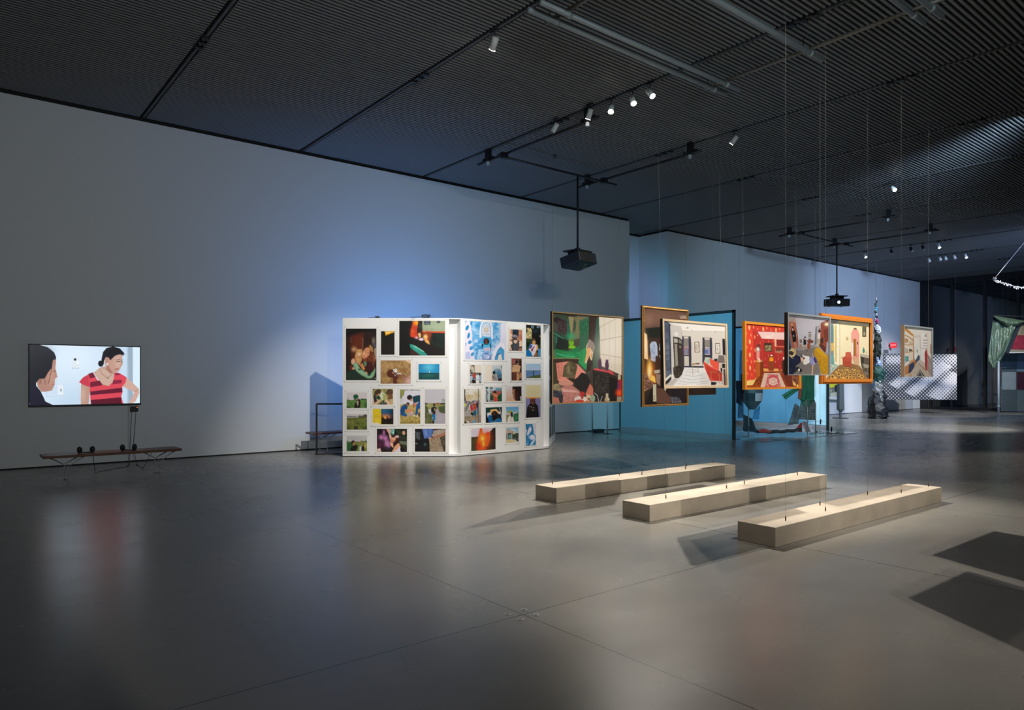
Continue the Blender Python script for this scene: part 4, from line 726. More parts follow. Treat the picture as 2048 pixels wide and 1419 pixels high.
pinned(P1, cD, [(378, 870), (955, 1303)], 'dark photo print of feet on a stone slab beside a car tyre', '''v 141210 181410; p 141416 378,870 530,870 640,1060 660,1303 378,1303; m 5c6468 1c1e22 14 385,920 480,940 470,1080 390,1060; e 74787c 435,1150 50,12; l 9ca0a4 4 385,1150 480,1150; e 0e0e12 470,1120 60,40; e 141414 440,1190 66,36; e 5c8ca0 570,1167 24,24; e 101418 570,1167 17,17; p 5474b4 515,870 730,870 700,960 680,1040 590,1050 555,1060; p 6c88c4 540,880 600,880 620,1000 570,1010; l 24346c 5 600,880 645,990; p 1c3484 700,872 765,915 720,915; p a8988c 740,900 940,870 952,940 740,1020 690,1010; m b8a898 8c7c70 14 720,920 940,880 940,940 720,1010; p a87058 720,1020 952,930 955,990 860,1030 700,1050; p c89c80 640,1040 690,1030 712,1100 650,1110; p 9c8468 650,1060 850,1030 920,1303 660,1303; m a8947c 84705a 18 655,1060 850,1040 920,1303 665,1303; m 6c6450 1c1814 16 850,1040 955,1000 955,1303 920,1303; g b8a898 850,1275 30,16 .8; g 8c4c2c 720,1050 20,12 .8''', 56, 44)

# second panel
pinned(P2, cE, [(150, 60), (970, 108), (968, 860), (145, 840)], 'large sky blue photo print of a person in a feathered suit and tall crown', '''
 v 5ca8d8 78b4dc; m 3494cc 94c4e8 36 240,70 970,100 970,560 700,860 300,840; p dcd8e8 880,110 970,105 968,860 900,700 860,480; g e4e0f0 910,250 60,160 .8; g dce4f4 820,560 120,80 .5; p e0d8e8 150,60 260,70 290,330 300,560 340,840 145,840; e 1c84bc 195,205 30,56 25; e 1c84bc 222,362 26,62 12; e 3c90c8 246,495 34,40 40; e 3c90c8 275,615 34,42 35; e 3c90c8 295,740 30,44 30; e 2c8cc4 275,120 22,38; p 3c84b8 155,70 185,70 165,110; p 3c8cbc 155,520 180,510 165,590; p b8bcdc 160,700 240,680 260,830 160,835; g 2ca0dc 400,450 90,90 .6; g e4e8f8 370,470 40,30 .8; g b4d8f0 350,250 60,50 .7;
 p ece4ee 440,410 450,180 490,90 580,85 680,95 712,200 712,430 680,440 660,400 490,400; p 64b0dc 480,380 480,180 520,105 600,95 660,120 675,200 675,410 490,410; p d4dae4 492,370 495,190 530,130 600,110 640,130 658,190 665,385; e b8a890 575,245 50,52; e d8ccb8 575,245 36,38; l 8c7c6c 5 560,225 590,265; l 20303c 7 515,190 525,178; l 20303c 7 540,170 555,163; l 20303c 7 575,158 590,160; l 20303c 7 605,168 620,175; l 20303c 7 632,188 642,200; l 2c5c84 8 520,325 520,350; l 2c5c84 8 545,330 560,328; l 2c5c84 8 580,328 582,350; l 2c5c84 8 605,330 620,345; l 2c5c84 6 630,330 638,348;
 p 3c98cc 490,400 680,400 690,540 500,540; e 2a1a18 580,480 58,68; e 4c2c24 580,480 38,50; g 8c5c48 575,465 22,18 .6; e 1c100e 556,462 8,5; e 1c100e 604,462 8,5; p 8c5c50 555,510 610,508 600,528 565,528; p 2ca4d0 510,545 680,545 690,620 510,620; e 54b4d8 595,580 80,26; p 181c24 485,530 520,540 490,680 475,670; p 181c24 650,530 672,530 684,680 665,670; p 3c94c8 400,620 480,560 500,620 480,840 380,840; g 1c74a8 400,740 24,100 .6; p c8b8cc 525,610 660,600 655,680 530,670; m f0f0f8 3ca0d8 10 410,640 500,640 500,840 390,840; m f0f0f8 44a8dc 10 670,600 740,620 720,840 690,840;
 e 8cb0dc 585,800 105,115; e 4478c0 585,800 84,92; m f0f4fc 3c6cb8 9 520,740 650,730 650,830 520,840; p d03828 515,810 525,850 515,855; p d03828 665,800 675,850 665,855; p ece4f0 690,860 720,690 800,560 870,495 930,520 965,600 968,860 900,860 945,640 870,580 800,660 740,860; p 3c98cc 740,860 800,670 870,580 945,660 940,860; m 5cb0dc 3488c0 10 800,670 870,580 945,660 940,780 820,740; l 2c3038 10 750,800 860,715; p ecdcd8 810,860 830,760 880,730 900,860; e f0b028 855,850 16,9''', 90, 84, border=.035)
pinned(P2, cE, [(245, 950), (485, 960), (480, 1330), (250, 1330)], 'small photo print of a crowd with one red shirt below an arched doorway', '''v d8ccc0 c8bcb0; m 8c8474 d8ccbc 14 245,950 485,955 485,1100 245,1100; p 5c5444 275,955 340,960 345,1080 330,1000 290,970; p e0d4c4 350,960 485,960 480,1120 360,1120; p 3c3c34 250,1050 270,1050 280,1150 255,1150; m 3c4444 a8a8a0 12 250,1100 485,1120 480,1330 250,1330; p c8342c 315,1130 365,1130 365,1220 310,1210; e 241814 355,1122 14,16; e 241c18 290,1120 18,20; e 281c18 440,1150 24,26; p a8b8c4 255,1180 305,1180 300,1280 255,1280; p 94a8b4 430,1180 480,1180 475,1300 425,1290; p d8dce0 370,1180 430,1150 440,1250 380,1260; p 241c14 290,1260 360,1260 370,1330 300,1330; p e0e0dc 370,1270 430,1260 440,1330 370,1330; p 4c6894 310,1220 370,1215 370,1240 320,1245''', 28, 38, border=.035)
pinned(P2, cE, [(555, 948), (902, 965), (898, 1278), (555, 1290)], 'half blank cream photo print with a blue street crowd on its right', '''h e8dccc e8d8c4; p c4ccd4 703,970 902,972 898,1278 703,1278; p 88a0a8 740,1060 800,1030 860,1040 890,1090 890,1130 760,1130; m 4c6c7c 8cacc0 10 740,1060 890,1060 890,1140 740,1140; e 182424 743,1115 30,34; m 281c18 ccc4bc 10 705,1150 810,1140 810,1275 705,1275; p 3c84ac 800,1110 870,1100 870,1180 820,1180; m 24303c 5c8ca8 9 800,1150 895,1130 895,1275 820,1275; p 5c4c50 880,980 902,980 900,1060 885,1030; p 2c1c18 820,1230 895,1220 895,1275 820,1275; l 84a4a8 5 750,1050 790,1030 830,1035; g e8a040 715,1260 12,20 .7''', 38, 36, border=.03)
pinned(P2, cF, [(140, 235), (397, 243), (394, 675), (140, 672)], 'photo print of a child in a grey hood seen from behind in a doorway', '''v d8a080 c88c6c; p e8c0a0 140,235 200,235 200,440 140,440; p b86848 165,240 190,240 185,330 165,340; m d09070 9c5844 12 320,240 395,240 395,460 320,440; p 1c3444 195,235 325,238 320,400 200,380; p 241c18 215,300 270,285 280,340 220,350; p 8c848c 175,385 240,335 300,365 312,400 270,430 220,430; p 584c50 175,390 310,400 280,440 210,440; e 141010 250,440 40,20; p 3c3c40 180,440 220,430 300,440 340,470 335,600 330,672 190,672 160,560; m 50545c 34363c 16 190,450 330,450 325,670 200,670; p e0b498 220,460 300,450 300,490 260,530 225,500; p ecccb0 140,480 190,480 200,530 160,560 190,672 160,640 140,590; p e8c4a4 335,490 385,465 395,570 335,590; p 4c3430 330,590 395,575 395,610 335,620; p 9c7060 320,620 395,615 395,675 320,675; p 1c1410 140,655 180,655 180,672 140,672''', 30, 44, border=.035)
pinned(P2, cF, [(475, 142), (772, 158), (770, 792), (476, 788)], 'tall photo print of a person in a cap sitting before dark trees', '''v 14120f 14120f; m 4c6c7c 16140f 14 580,150 640,150 620,230 580,200; e 7cacb8 605,190 22,28; e 10100e 605,190 12,16; m 88a4a8 181818 9 690,170 772,160 772,210 700,210; p c8b478 475,230 520,200 540,230 560,210 592,250 588,430 475,420; m d8c890 8c7c48 12 480,240 580,240 585,420 480,420; p 2c2818 475,230 500,220 510,280 480,320; e 5c3018 550,405 10,14; l 4c3c20 4 522,340 522,420; e f0c8a8 755,375 6,14; g 18343c 670,270 50,40 .8; p 2c3c24 475,430 590,440 600,560 540,640 475,640; p 101c10 475,440 500,500 600,510 590,560 475,600; p 24381c 690,540 770,540 770,620 720,620;
 e 4c3c30 622,438 30,26; p c89460 600,455 665,460 662,520 640,545 605,530; p 6c4c30 600,455 665,450 668,470 600,470; g e0a860 650,510 16,20 .7; p e0d4dc 590,540 700,545 690,640 650,740 610,790 560,700 530,640; p 3c5c94 530,590 560,530 600,540 600,600 550,640; p a8b4cc 550,530 610,530 610,560; p 9c3038 600,620 640,570 655,580 620,640 600,700 570,650; p d89c50 690,550 720,570 718,640 700,740 680,690; p 8c5c34 650,740 700,640 720,720 700,785 620,790; p 0c70a8 476,660 530,640 590,720 610,790 476,788; p 3c8cb4 720,620 772,630 770,792 715,790; l d0d8dc 5 530,640 580,690 608,780; p 2c1c14 680,690 720,640 715,730''', 36, 68, border=.035)
pinned(P2, cF, [(178, 822), (387, 830), (386, 1273), (180, 1272)], 'narrow brown photo print of hands holding a square piece of card', '''v 9c7460 7c5444; m a87c6c 3c2420 14 178,822 387,828 386,960 180,960; p b44c4c 190,830 225,830 215,920 195,930; e 1c1210 285,890 24,34; e 5c3024 280,850 20,16; p 2c1c18 330,840 385,880 385,1100 350,1120 340,960; p d4a478 215,960 300,955 370,985 350,1060 340,1100 250,1100 180,1120 195,1020; m e0b488 c4946c 16 210,970 360,990 340,1090 200,1090; e 6c4838 305,1010 14,14; e d8a87c 305,1010 9,9; m 7c4838 3c2018 14 180,1100 290,1100 300,1273 180,1273; p d09c6c 290,1100 325,1120 325,1273 285,1273; p b47c58 330,1160 386,1110 386,1180 340,1250; l 241410 6 290,1095 370,1170; p 3c2820 330,1250 386,1220 386,1273 330,1273''', 26, 46, border=.035)
pinned(P2, cF, [(470, 930), (772, 940), (770, 1225), (468, 1225)], 'photo print of a lone figure standing on a lake shore under pale sky', '''v 94bcdc d0d0dc; g b0c8e0 500,960 200,40 .5; p 6484b0 468,1075 772,1068 772,1225 468,1225; g 5878a4 560,1130 120,50 .5; l 2c3c4c 8 468,1070 560,1074 772,1070; p 4c5c28 500,1210 600,1180 772,1155 772,1225 468,1225; m 5c6c30 3c4c20 12 510,1212 620,1185 772,1160 772,1225; e 34302c 628,1083 7,9; p 2c3438 615,1095 640,1090 638,1140 640,1180 612,1180 622,1140; l 2c3438 5 605,1118 625,1110''', 36, 34, border=.035)
pinned(P2, cG, [(128, 115), (460, 128), (460, 788), (128, 790)], 'tall photo print of a street gathering under bare trees', '''v d8d0c4 988878; p dcd4c8 128,115 460,125 460,380 128,380; m b49c5c dcd0bc 16 150,230 340,230 340,340 150,340; m c4b078 dcd4c8 12 310,170 450,180 450,340 310,340; p 3c3028 128,115 155,120 148,240 165,350 128,380; l 8c7c54 4 155,170 220,230; l 8c7c54 4 210,180 160,260; l 8c7c5c 4 320,180 390,260; e 2c2828 205,118 14,8; m 201c20 b8a8a8 11 128,350 430,345 430,440 128,450; p c8d850 130,410 165,400 165,440 135,450; p 9c9890 128,540 290,540 280,640 128,630; m 3c342c b8b0a4 9 128,440 250,450 250,560 128,560; l dce0e4 8 245,430 190,570; l dce0e4 6 220,430 260,570; p b0343c 245,430 290,430 305,540 270,580 250,510; p a84838 300,450 330,400 375,400 370,530 300,530; p 1c1414 250,580 310,580 310,650 260,620; p 245c6c 305,540 365,530 370,640 305,645; p 1c2430 365,400 410,400 408,480 370,500; p 2c6484 375,490 410,490 400,625 380,620; p 988870 128,650 460,640 460,790 128,790; m a09078 80705c 22 128,650 460,640 460,790 128,790; p 5c5c5c 398,120 415,120 422,770 400,770; l 7c7c7c 4 406,130 412,770; p 4c94c8 260,775 350,735 365,775 300,785; p f0e8d8 175,750 210,745 235,785 220,785; e 181818 150,765 20,20; e d05c50 375,365 12,14; e e8d8c8 260,360 10,12''', 38, 70, border=.035)
pinned(P2, cG, [(550, 75), (868, 83), (866, 368), (550, 372)], 'photo print of a boy in a red vest beside a white pole', '''v 7c98a4 4c6c50; m 204838 a8b4b8 14 550,75 720,78 720,370 550,370; p c8ccd4 690,75 866,78 866,110 700,150; p 6c94a4 745,105 860,108 860,160 745,158; p a85448 665,165 866,165 866,280 790,270 700,270; m 9c5044 b46458 10 670,170 860,170 860,270 670,270; p 24442c 640,230 700,260 700,340 640,340; p 1c4c30 780,270 866,190 866,368 790,368; p d4dcdc 605,75 628,75 628,370 605,370; l dce0e4 14 570,132 700,140; e 1c1410 730,190 30,34; p c07c50 705,200 745,205 755,245 735,270 705,250; g e09868 712,220 12,16 .7; p d89c68 735,240 780,235 770,280 735,275; p d84038 705,330 740,265 775,285 785,362 705,362; p e87050 760,260 785,330 770,330; p a0684c 700,280 730,270 715,350 695,350''', 36, 34, border=.035)
pinned(P2, cG, [(550, 480), (868, 482), (866, 775), (550, 780)], 'photo print of a bearded man in a straw cowboy hat', '''v 143c38 102c34; p 16202c 780,482 868,482 866,775 800,700; l a8bcc8 10 815,485 850,600 860,700; p dcd8e0 575,590 640,575 665,640 640,640 610,630 590,680; p 145c94 600,640 640,620 670,660 680,720 660,775 610,775 590,690; p 101014 550,600 600,700 615,778 550,778; p d8a868 640,530 670,520 760,515 815,570 812,620 790,600 740,555 690,560 660,600 640,590; p e4b878 660,530 740,520 790,560 740,545 680,550; e 1c1210 725,640 62,90; e 38221a 720,605 36,34; g 5c3828 715,600 16,14 .6; p dcdce0 815,570 840,575 830,620 812,610; p 1c6ca0 700,775 740,740 790,690 850,720 866,775; p 2878ac 690,740 720,760 700,778 640,778; l b0c4d0 5 720,760 760,720; e 140c0c 725,690 42,42''', 36, 34, border=.035)
pinned(P2, cG, [(265, 885), (742, 885), (745, 1300), (268, 1340)], 'photo print of a glowing orange shape over a dark field', '''v c4b8c4 948484; p ccc4d0 265,885 742,885 742,960 600,1000 420,1050 265,1060; g e8c0b8 600,960 60,60 .7; p 34381f 265,1055 420,1045 700,1040 742,1020 745,1320 268,1340; m 444824 282c18 30 268,1100 420,1060 400,1320 268,1335; p 201c18 650,960 690,900 742,890 742,1200 650,1160; m 2c2c20 141410 10 640,950 742,900 745,1290 620,1290; g e06020 520,1120 110,150 .95; p e05820 440,890 485,885 500,980 560,990 600,960 640,980 640,1120 600,1230 560,1300 400,1325 395,1200 410,1050; g f09c28 495,1080 56,90 1; g f8d058 495,1095 26,34 1; g f4c838 515,1200 22,50 .9; g d04020 600,990 40,30 .8; g c83018 420,1250 50,80 .9; g d85020 540,1270 40,30 .8; g 6c2018 590,1270 40,24 .7''', 52, 46, border=.035)
pinned(P2, cH, [(68, 68), (372, 72), (370, 352), (68, 360)], 'photo print of half a face lit against a pale wall', '''v d8ccd0 e0b490; g e4d8d8 100,100 80,60 .6; p 241614 195,72 372,72 372,352 340,352 260,352 230,300 215,180 190,140; p 9c6448 200,130 245,120 260,180 245,260 270,330 240,345 215,300 190,200; p b8805c 195,180 215,130 228,200 215,280; p 3c2018 240,140 300,180 330,250 300,350 255,340 240,250; e 1c0e0c 210,200 12,8; e 24120e 265,200 14,9; p a85444 208,280 235,275 240,305 220,310; p 1c1214 330,270 372,260 372,352 320,352; p c8d4d0 340,270 362,265 365,350 350,350; n .08 20''', 36, 34, border=.035)
pinned(P2, cH, [(68, 470), (313, 472), (313, 757), (70, 770)], 'photo print of a person in a white shirt before trees and blue sky', '''v 5ca8d4 b0d0e0; g d8e0e8 120,590 80,30 .6; p 9ca850 80,590 100,550 150,535 190,560 180,600; p d8b898 68,620 150,600 160,625 68,640; p 8c5c40 68,630 150,632 140,640 68,645; p 7c8840 68,640 140,645 100,740 90,770 70,770; p 205c48 210,620 260,600 313,585 313,755 220,757; m 4c9c68 1c4834 10 215,620 313,600 313,755 220,757; p dcc8b0 190,590 260,570 300,590 205,610; e 3c241c 180,605 24,34; p 3c241c 155,620 215,640 190,690 165,660; p f0e4dc 90,765 105,680 150,635 175,680 210,660 222,757; p e0d0c4 130,700 150,660 200,700 200,757 150,760''', 30, 34, border=.035)
pinned(P2, cH, [(70, 878), (313, 872), (313, 1165), (72, 1175)], 'photo print of a porch and columns under a blue sky', '''v 7cb4d4 d8dce0; g e8ecf0 170,930 80,30 .8; p b8a898 70,900 130,905 220,945 200,985 70,985; p 34382c 70,985 200,980 200,1100 70,1105; p d8d4c8 92,985 102,985 102,1100 92,1100; p d8d4c8 175,985 185,985 185,1100 175,1100; p 6ca8a4 115,1010 165,1010 165,1090 115,1090; b 2c3430 138,1000 146,1100; p 201c18 190,1000 313,985 313,1165 240,1120 190,1105; m 4c5c4c 14140f 10 195,1000 313,990 313,1120 200,1100; e d0c890 225,985 24,22; l c8c8c0 6 210,1085 290,1150; l 8c8c84 6 240,1080 313,1130; p d4c490 70,1110 190,1105 280,1160 72,1175; g c8b478 120,1155 60,16 .6''', 30, 34, border=.035)
pinned(P2, cH, [(450, 45), (745, 45), (742, 675), (452, 685)], 'half cream photo print above a figure in black clasping hands', '''v e0d4a8 e4d4a4; g d8cc98 600,200 100,80 .6; p e8a050 450,285 745,285 745,320 450,320; p 7c78a8 452,308 742,308 742,680 452,685; g 9c98c4 490,360 40,60 .5; g 8480b4 700,360 36,60 .5; g 3c3868 470,650 40,60 .5; p 1c1416 540,400 640,400 690,450 712,670 460,680 480,480; e 50281c 590,370 52,70; e 241210 590,320 54,20; g e87830 590,315 40,10 .9; l 8c4c3c 8 555,345 625,345; e 8c4438 585,395 20,8; l d8ccc8 4 573,393 597,393; e 34201c 545,490 32,34; e 382420 612,515 34,36; e e8dce8 533,470 8,5; e e8dce8 562,478 7,5; e e8d8e4 600,488 8,5; e e0d0dc 585,538 8,6; p 141012 480,560 700,560 712,670 460,680''', 34, 70, border=.03)
pinned(P2, cH, [(450, 805), (650, 800), (648, 1225), (455, 1230)], 'narrow blue photo print of white feather plumes', '''v 2880b4 2078a8; m 3c94c4 14648c 20 450,805 650,800 648,1225 455,1230; p d4d0dc 580,802 650,800 650,1040 610,1000 600,880; p d8d4e4 500,910 540,860 570,900 550,960 500,1020 470,1030 490,950; g c8d4ec 530,890 20,34 .6; e ccd0e8 582,1070 56,50; e dcdcec 575,1060 34,30; g 8cb4dc 520,1060 24,26 .8; p c4d4ec 530,1225 570,1150 640,1090 640,1120 590,1200 570,1225; g 3c9cd0 480,1150 24,40 .7; e b8cce4 460,940 14,34; g 94bce0 480,1200 20,20 .8''', 26, 46, border=.035)

# third panel: prints seen nearly edge-on, four rows of three
ux, uy, nx_, ny_, L3 = pnorm(P3); rows = [('top', 2.50, 1.98, '54404c', '8c7488'), ('second', 1.90, 1.55, '30384c', '6c7088'), ('third', 1.46, 0.98, '1c3c54', '54748c'), ('bottom', 0.86, 0.20, '243434', '6c8488')]
for rn, z1, z0, ca, cb_ in rows:
    for k, cn in enumerate(('near', 'middle', 'far')):
        a = 0.10 + k * (L3 - 0.2) / 3; w = (L3 - 0.2) / 3 - 0.12
        p = Vector((P3[0][0] + ux * a - nx_ * .004, P3[0][1] + uy * a - ny_ * .004, z1)); q = p + Vector((ux * w, uy * w, 0))
        t = picture('photo_print', p, q, p + Vector((0, 0, z0 - z1)), [(0, 0), (10, 0), (10, 14), (0, 14)], 14, 26,
                    'v %s %s; m %s %s 3 0,3 10,2 10,11 0,12; g %s 5,4 3,3 .5' % (ca, '141a1c', ca, '101418', cb_), PRINT, None, 1.0, 0.03, 'd8d4cf', thick=0.002)
        tag(t, 'dark photo print seen edge-on on the far facet, %s column of the %s row' % (cn, rn), 'photo print', 'photo prints pinned to the display wall')
# ------------------------------------------------------------------ monitor on the left wall
TVY = WY - 0.07
tl = on_y(TVY, 57.5, 686.7); tr = on_y(TVY, 282.3, 692.7); bl = on_y(TVY, 56.3, 813.0); br = on_y(TVY, 281.2, 808.8)
tx0, tx1 = (tl[0] + bl[0]) / 2, (tr[0] + br[0]) / 2; tz1, tz0 = (tl[2] + tr[2]) / 2, (bl[2] + br[2]) / 2
tv = thing('wall_monitor', 'large wall mounted monitor playing a film of two women', 'screen', (tx0, TVY, tz0))
b = MB(); b.box(tx0, tx1, TVY, WY - 0.02, tz0, tz1); b.build('housing', M['plastic'], tv, bevel=0.004)
b = MB(); b.box(tx0 + .4, tx1 - .4, WY - .03, WY, tz0 + .2, tz1 - .2); b.build('wall_bracket', M['dark_metal'], tv)
w = 0.016
for x0, x1, z0, z1 in ((tx0, tx1, tz0, tz0 + w * 1.6), (tx0, tx1, tz1 - w, tz1), (tx0, tx0 + w, tz0, tz1), (tx1 - w, tx1, tz0, tz1)):
    b = MB(); b.box(x0, x1, TVY - 0.006, TVY, z0, z1); b.build('bezel', M['plastic'], tv)
picture('screen', (tx0 + w, TVY - .003, tz1 - w), (tx1 - w, TVY - .003, tz1 - w), (tx0 + w, TVY - .003, tz0 + w * 1.6),
        [(248, 208), (1168, 230), (1166, 695), (246, 712)], 230, 128, '''
 h d4e8f8 c4dcf2; g e4f2ff 640,330 260,180 .7; g b8d0e8 600,680 160,120 .5; p 9cb0c4 1058,225 1108,225 1108,700 1058,700; p b4c6d6 1058,225 1070,225 1070,700 1058,700; p dcf0fc 1108,225 1172,225 1172,700 1108,700;
 p dfe9f2 600,312 658,312 658,402 600,402; l 8ea0b0 3 600,404 658,406; e 222833 626,331 11,11; e f0f6fa 648,357 13,13; p e6eff6 483,545 531,545 531,628 483,632; l a0b0c0 2 531,545 531,628 483,632; b 66788a 502,573 512,597; l a8bccd 2 388,590 388,640 438,640;
 p b08474 300,500 440,330 468,330 462,400 470,440 478,478 456,492 455,530 445,560 430,590 380,598 345,600 315,560; g c89a88 430,480 30,80 .7; p 12121d 245,205 330,208 400,230 450,270 468,310 466,330 442,335 432,400 400,440 372,490 330,492 300,525 300,560 245,570; g 1c1c30 380,260 60,40 .6; p 14132a 245,540 300,548 335,590 360,640 378,680 445,712 245,715; l 2a2020 5 448,428 466,430; l 8c3c40 6 440,542 452,536; l 2a1814 4 432,400 418,470 402,530; l 2a1814 3 372,490 378,540; p 9c6c60 320,500 345,490 345,530 330,540;
 p c4a090 830,400 900,380 965,440 955,500 905,552 850,548 780,440; p bc9684 675,530 748,545 748,600 738,705 672,705; g d4b0a0 690,620 20,60 .7; p d0aa9c 1040,475 1100,520 1158,575 1162,610 1130,680 1100,697 1072,697 1105,640 1118,600 1060,575 1020,555; l a8806f 4 1118,600 1150,585;
 p dc4858 657,520 690,480 770,436 810,500 850,540 905,552 945,500 955,438 1000,445 1055,480 1048,520 1018,560 1022,600 1010,640 1028,700 755,705 745,560 700,545; p 741c34 735,450 775,438 797,478 750,490; p 741c34 750,520 830,505 855,545 770,560 750,560; p 641630 750,598 1017,566 1020,605 752,628; p 5c1428 755,668 1010,645 1012,690 1020,700 757,705; p 8c2440 942,503 1015,500 1015,528 935,538; p 8c2440 955,445 992,445 1003,462 958,462; p c83c4c 657,520 690,480 735,455 745,560 700,545;
 p ccac9c 785,438 840,400 900,430 945,445 950,480 938,520 905,550 860,535 815,495; l 5c403c 3 832,410 848,450 893,485 930,460; e 2a2a2a 898,485 5,5;
 p c49a8a 880,320 900,300 1000,282 1022,300 1017,340 1025,368 1008,395 994,425 970,445 930,442 895,405 872,370; g dcb8a8 985,350 26,50 .7; p a87868 900,380 940,440 960,445 920,450 880,410; p 16141b 848,400 846,330 858,270 888,235 940,222 1000,238 1035,275 1032,300 1000,288 960,300 918,340 906,315 882,312 870,340 865,370 850,395; e 16141b 838,365 21,26; e bc8474 890,335 14,24; e e8e8f4 894,370 6,8; l 241c1c 5 970,338 1000,330; l 241818 7 972,352 1002,346; l 241c1c 5 1010,338 1022,334; l 241818 6 1012,352 1022,348; l 903840 7 960,414 986,407; l a47464 3 1010,352 1012,385 1000,388; l 3c3a4c 4 1000,240 1042,290''',
        colour_mat('monitor_picture', 0.3, emit=1.0), tv)
# media player and leads
mx = on_y(WY - .02, 268, 817)
mp = thing('media_player', 'small black media player box on the wall under the monitor', 'media player', (mx[0], WY, mx[2]))
b = MB(); b.box(mx[0] - .06, mx[0] + .065, WY - .045, WY, mx[2] - .05, mx[2] + .045); b.build('case', M['plastic'], mp, bevel=.004)
b = MB(); b.box(mx[0] + .04, mx[0] + .052, WY - .048, WY - .045, mx[2] + .02, mx[2] + .03); b.build('indicator', mat('red_led', (1, .1, .02), emit=(1, .12, .03), es=3), mp)
cx_ = on_y(WY - .02, 258, 850)[0]
b = MB(); b.box(cx_ - .014, cx_ + .014, WY - .018, WY, .02, tz0 + .05); tag(b.build('cable_conduit', mat('conduit', (.5, .5, .5), .6)), 'thin white vertical conduit running from the monitor down to the floor', 'conduit')
b = MB(); pts = [(mx[0] - .03, WY - .03, mx[2] - .05), (mx[0] - .04, WY - .04, 0.9), (mx[0] - .07, WY - .06, .3), (mx[0] - .1, WY - .15, .006), (mx[0] - .25, 8.9 * E, .006), (mx[0] - .5, 8.75 * E, .006), (mx[0] - .75, 8.6 * E, .006), (mx[0] - .85, 8.3 * E, .05), (mx[0] - .9, 8.2 * E, .33)]
b.tube(pts, .004, 6); b.tube([(mx[0] + .03, WY - .03, mx[2] - .05), (mx[0] + .02, WY - .05, .8), (mx[0] - .02, WY - .08, .3), (mx[0] - .05, 9.1 * E, .006), (mx[0] - .1, 8.6 * E, .006), (mx[0] - .08, 8.25 * E, .3)], .004, 6)
tag(b.build('headphone_cable', M['plastic']), 'black leads trailing from the media player over the floor to the bench', 'cable')

# ------------------------------------------------------------------ wire-legged benches
def bench(cx, cy, L, D, label):
    t = thing('wire_leg_bench', label, 'bench', (cx, cy, 0), 'wooden benches on wire legs'); h = .26 * E + .005
    b = MB(); b.box(cx - L / 2, cx + L / 2, cy - D / 2, cy + D / 2, h - .038, h); b.build('seat', M['wood'], t, bevel=.006)
    for s in (-1, 1):
        lx = cx + s * (L / 2 - .30)
        for q in (-1, 1):
            ly = cy + q * (D / 2 - .03); b = MB(); r = .0055
            b.tube([(lx - .21, ly - q * .03, h - .04), (lx, ly, h - .17), (lx + .21, ly - q * .03, h - .04)], r, 6)
            b.tube([(lx - .21, ly - q * .09, h - .04), (lx, ly, h - .17), (lx + .21, ly - q * .09, h - .04)], r, 6)
            b.tube([(lx, ly, h - .17), (lx, ly, .004)], r * 1.2, 6); b.tube([(lx - .01, ly, .005), (lx + .05, ly - q * .12, .005)], r, 6)
            b.build('leg', M['chrome'], t)
    return t
bench(1.35 * E, 8.06 * E, 1.215 * E, .30 * E, 'long wooden bench on wire legs under the monitor, holding headphones')
bench(4.46 * E, 9.13 * E, 1.2 * E, .28 * E, 'wooden bench on wire legs half hidden behind the photo display')
def headphones(x, y, rz, label):
    h = .26 * E + .005; t = thing('headphones', label, 'headphones', (x, y, h), 'black headphones on the bench')
    c, s = math.cos(rz), math.sin(rz)
    for k in (-1, 1):
        b = MB(); px, py = x + c * .085 * k, y + s * .085 * k
        b.ball((px, py, h + .048), .032, .046, .048, 12, 8); e = b.build('ear_cup', M['plastic'], t, True)
        b = MB(); b.ball((px - c * .022 * k, py - s * .022 * k, h + .046), .018, .036, .038, 10, 6); b.build('ear_pad', M['dark_metal'], e, True)
    b = MB(); pts = [(x + c * .09 * math.cos(a), y + s * .09 * math.cos(a) - .10 * math.sin(a), h + .03 - .02 * math.sin(a)) for a in [math.pi * i / 10 for i in range(11)]]
    b.tube(pts, .008, 6); b.build('headband', M['plastic'], t, True)
for px, lab in ((172, 'black headphones lying toward the left end of the bench'), (257, 'black headphones lying on the bench in front of the wall conduit')):
    dx, dy = ray(px); F = 8.05 * E / dy; headphones(dx * F, 8.05 * E, -.05, lab)

# black frame and bag behind the display, cable coils on its top
fx0, fy0 = rf(-2.545, 9.22); fx1, fy1 = rf(-2.20, 9.22)
fr_ = thing('black_frame_stand', 'black rectangular metal frame standing beside the display wall, shadowed', 'stand', (fx0, fy0, 0))
for x, y in ((fx0, fy0), (fx1, fy1)):
    b = MB(); b.box(x - .014, x + .014, y - .014, y + .014, 0, .66 * E); b.build('post', M['dark_metal'], fr_)
b = MB(); b.tube([(fx0, fy0, .66 * E), (fx1, fy1, .66 * E)], .016, 8); b.build('top_rail', M['dark_metal'], fr_)
b = MB(); b.tube([(fx0 - .05, fy0 - .05, .02), (fx1 + .1, fy1 - .1, .02)], .014, 6); b.build('foot_rail', M['dark_metal'], fr_)
bx, by = rf(-2.22, 9.75)
b = MB(); b.ball((bx, by, .17), .17, .12, .17, 14, 9, .06, 3); tag(b.build('black_bag', M['plastic'], None, True), 'slumped black bag on the floor behind the display wall', 'bag')
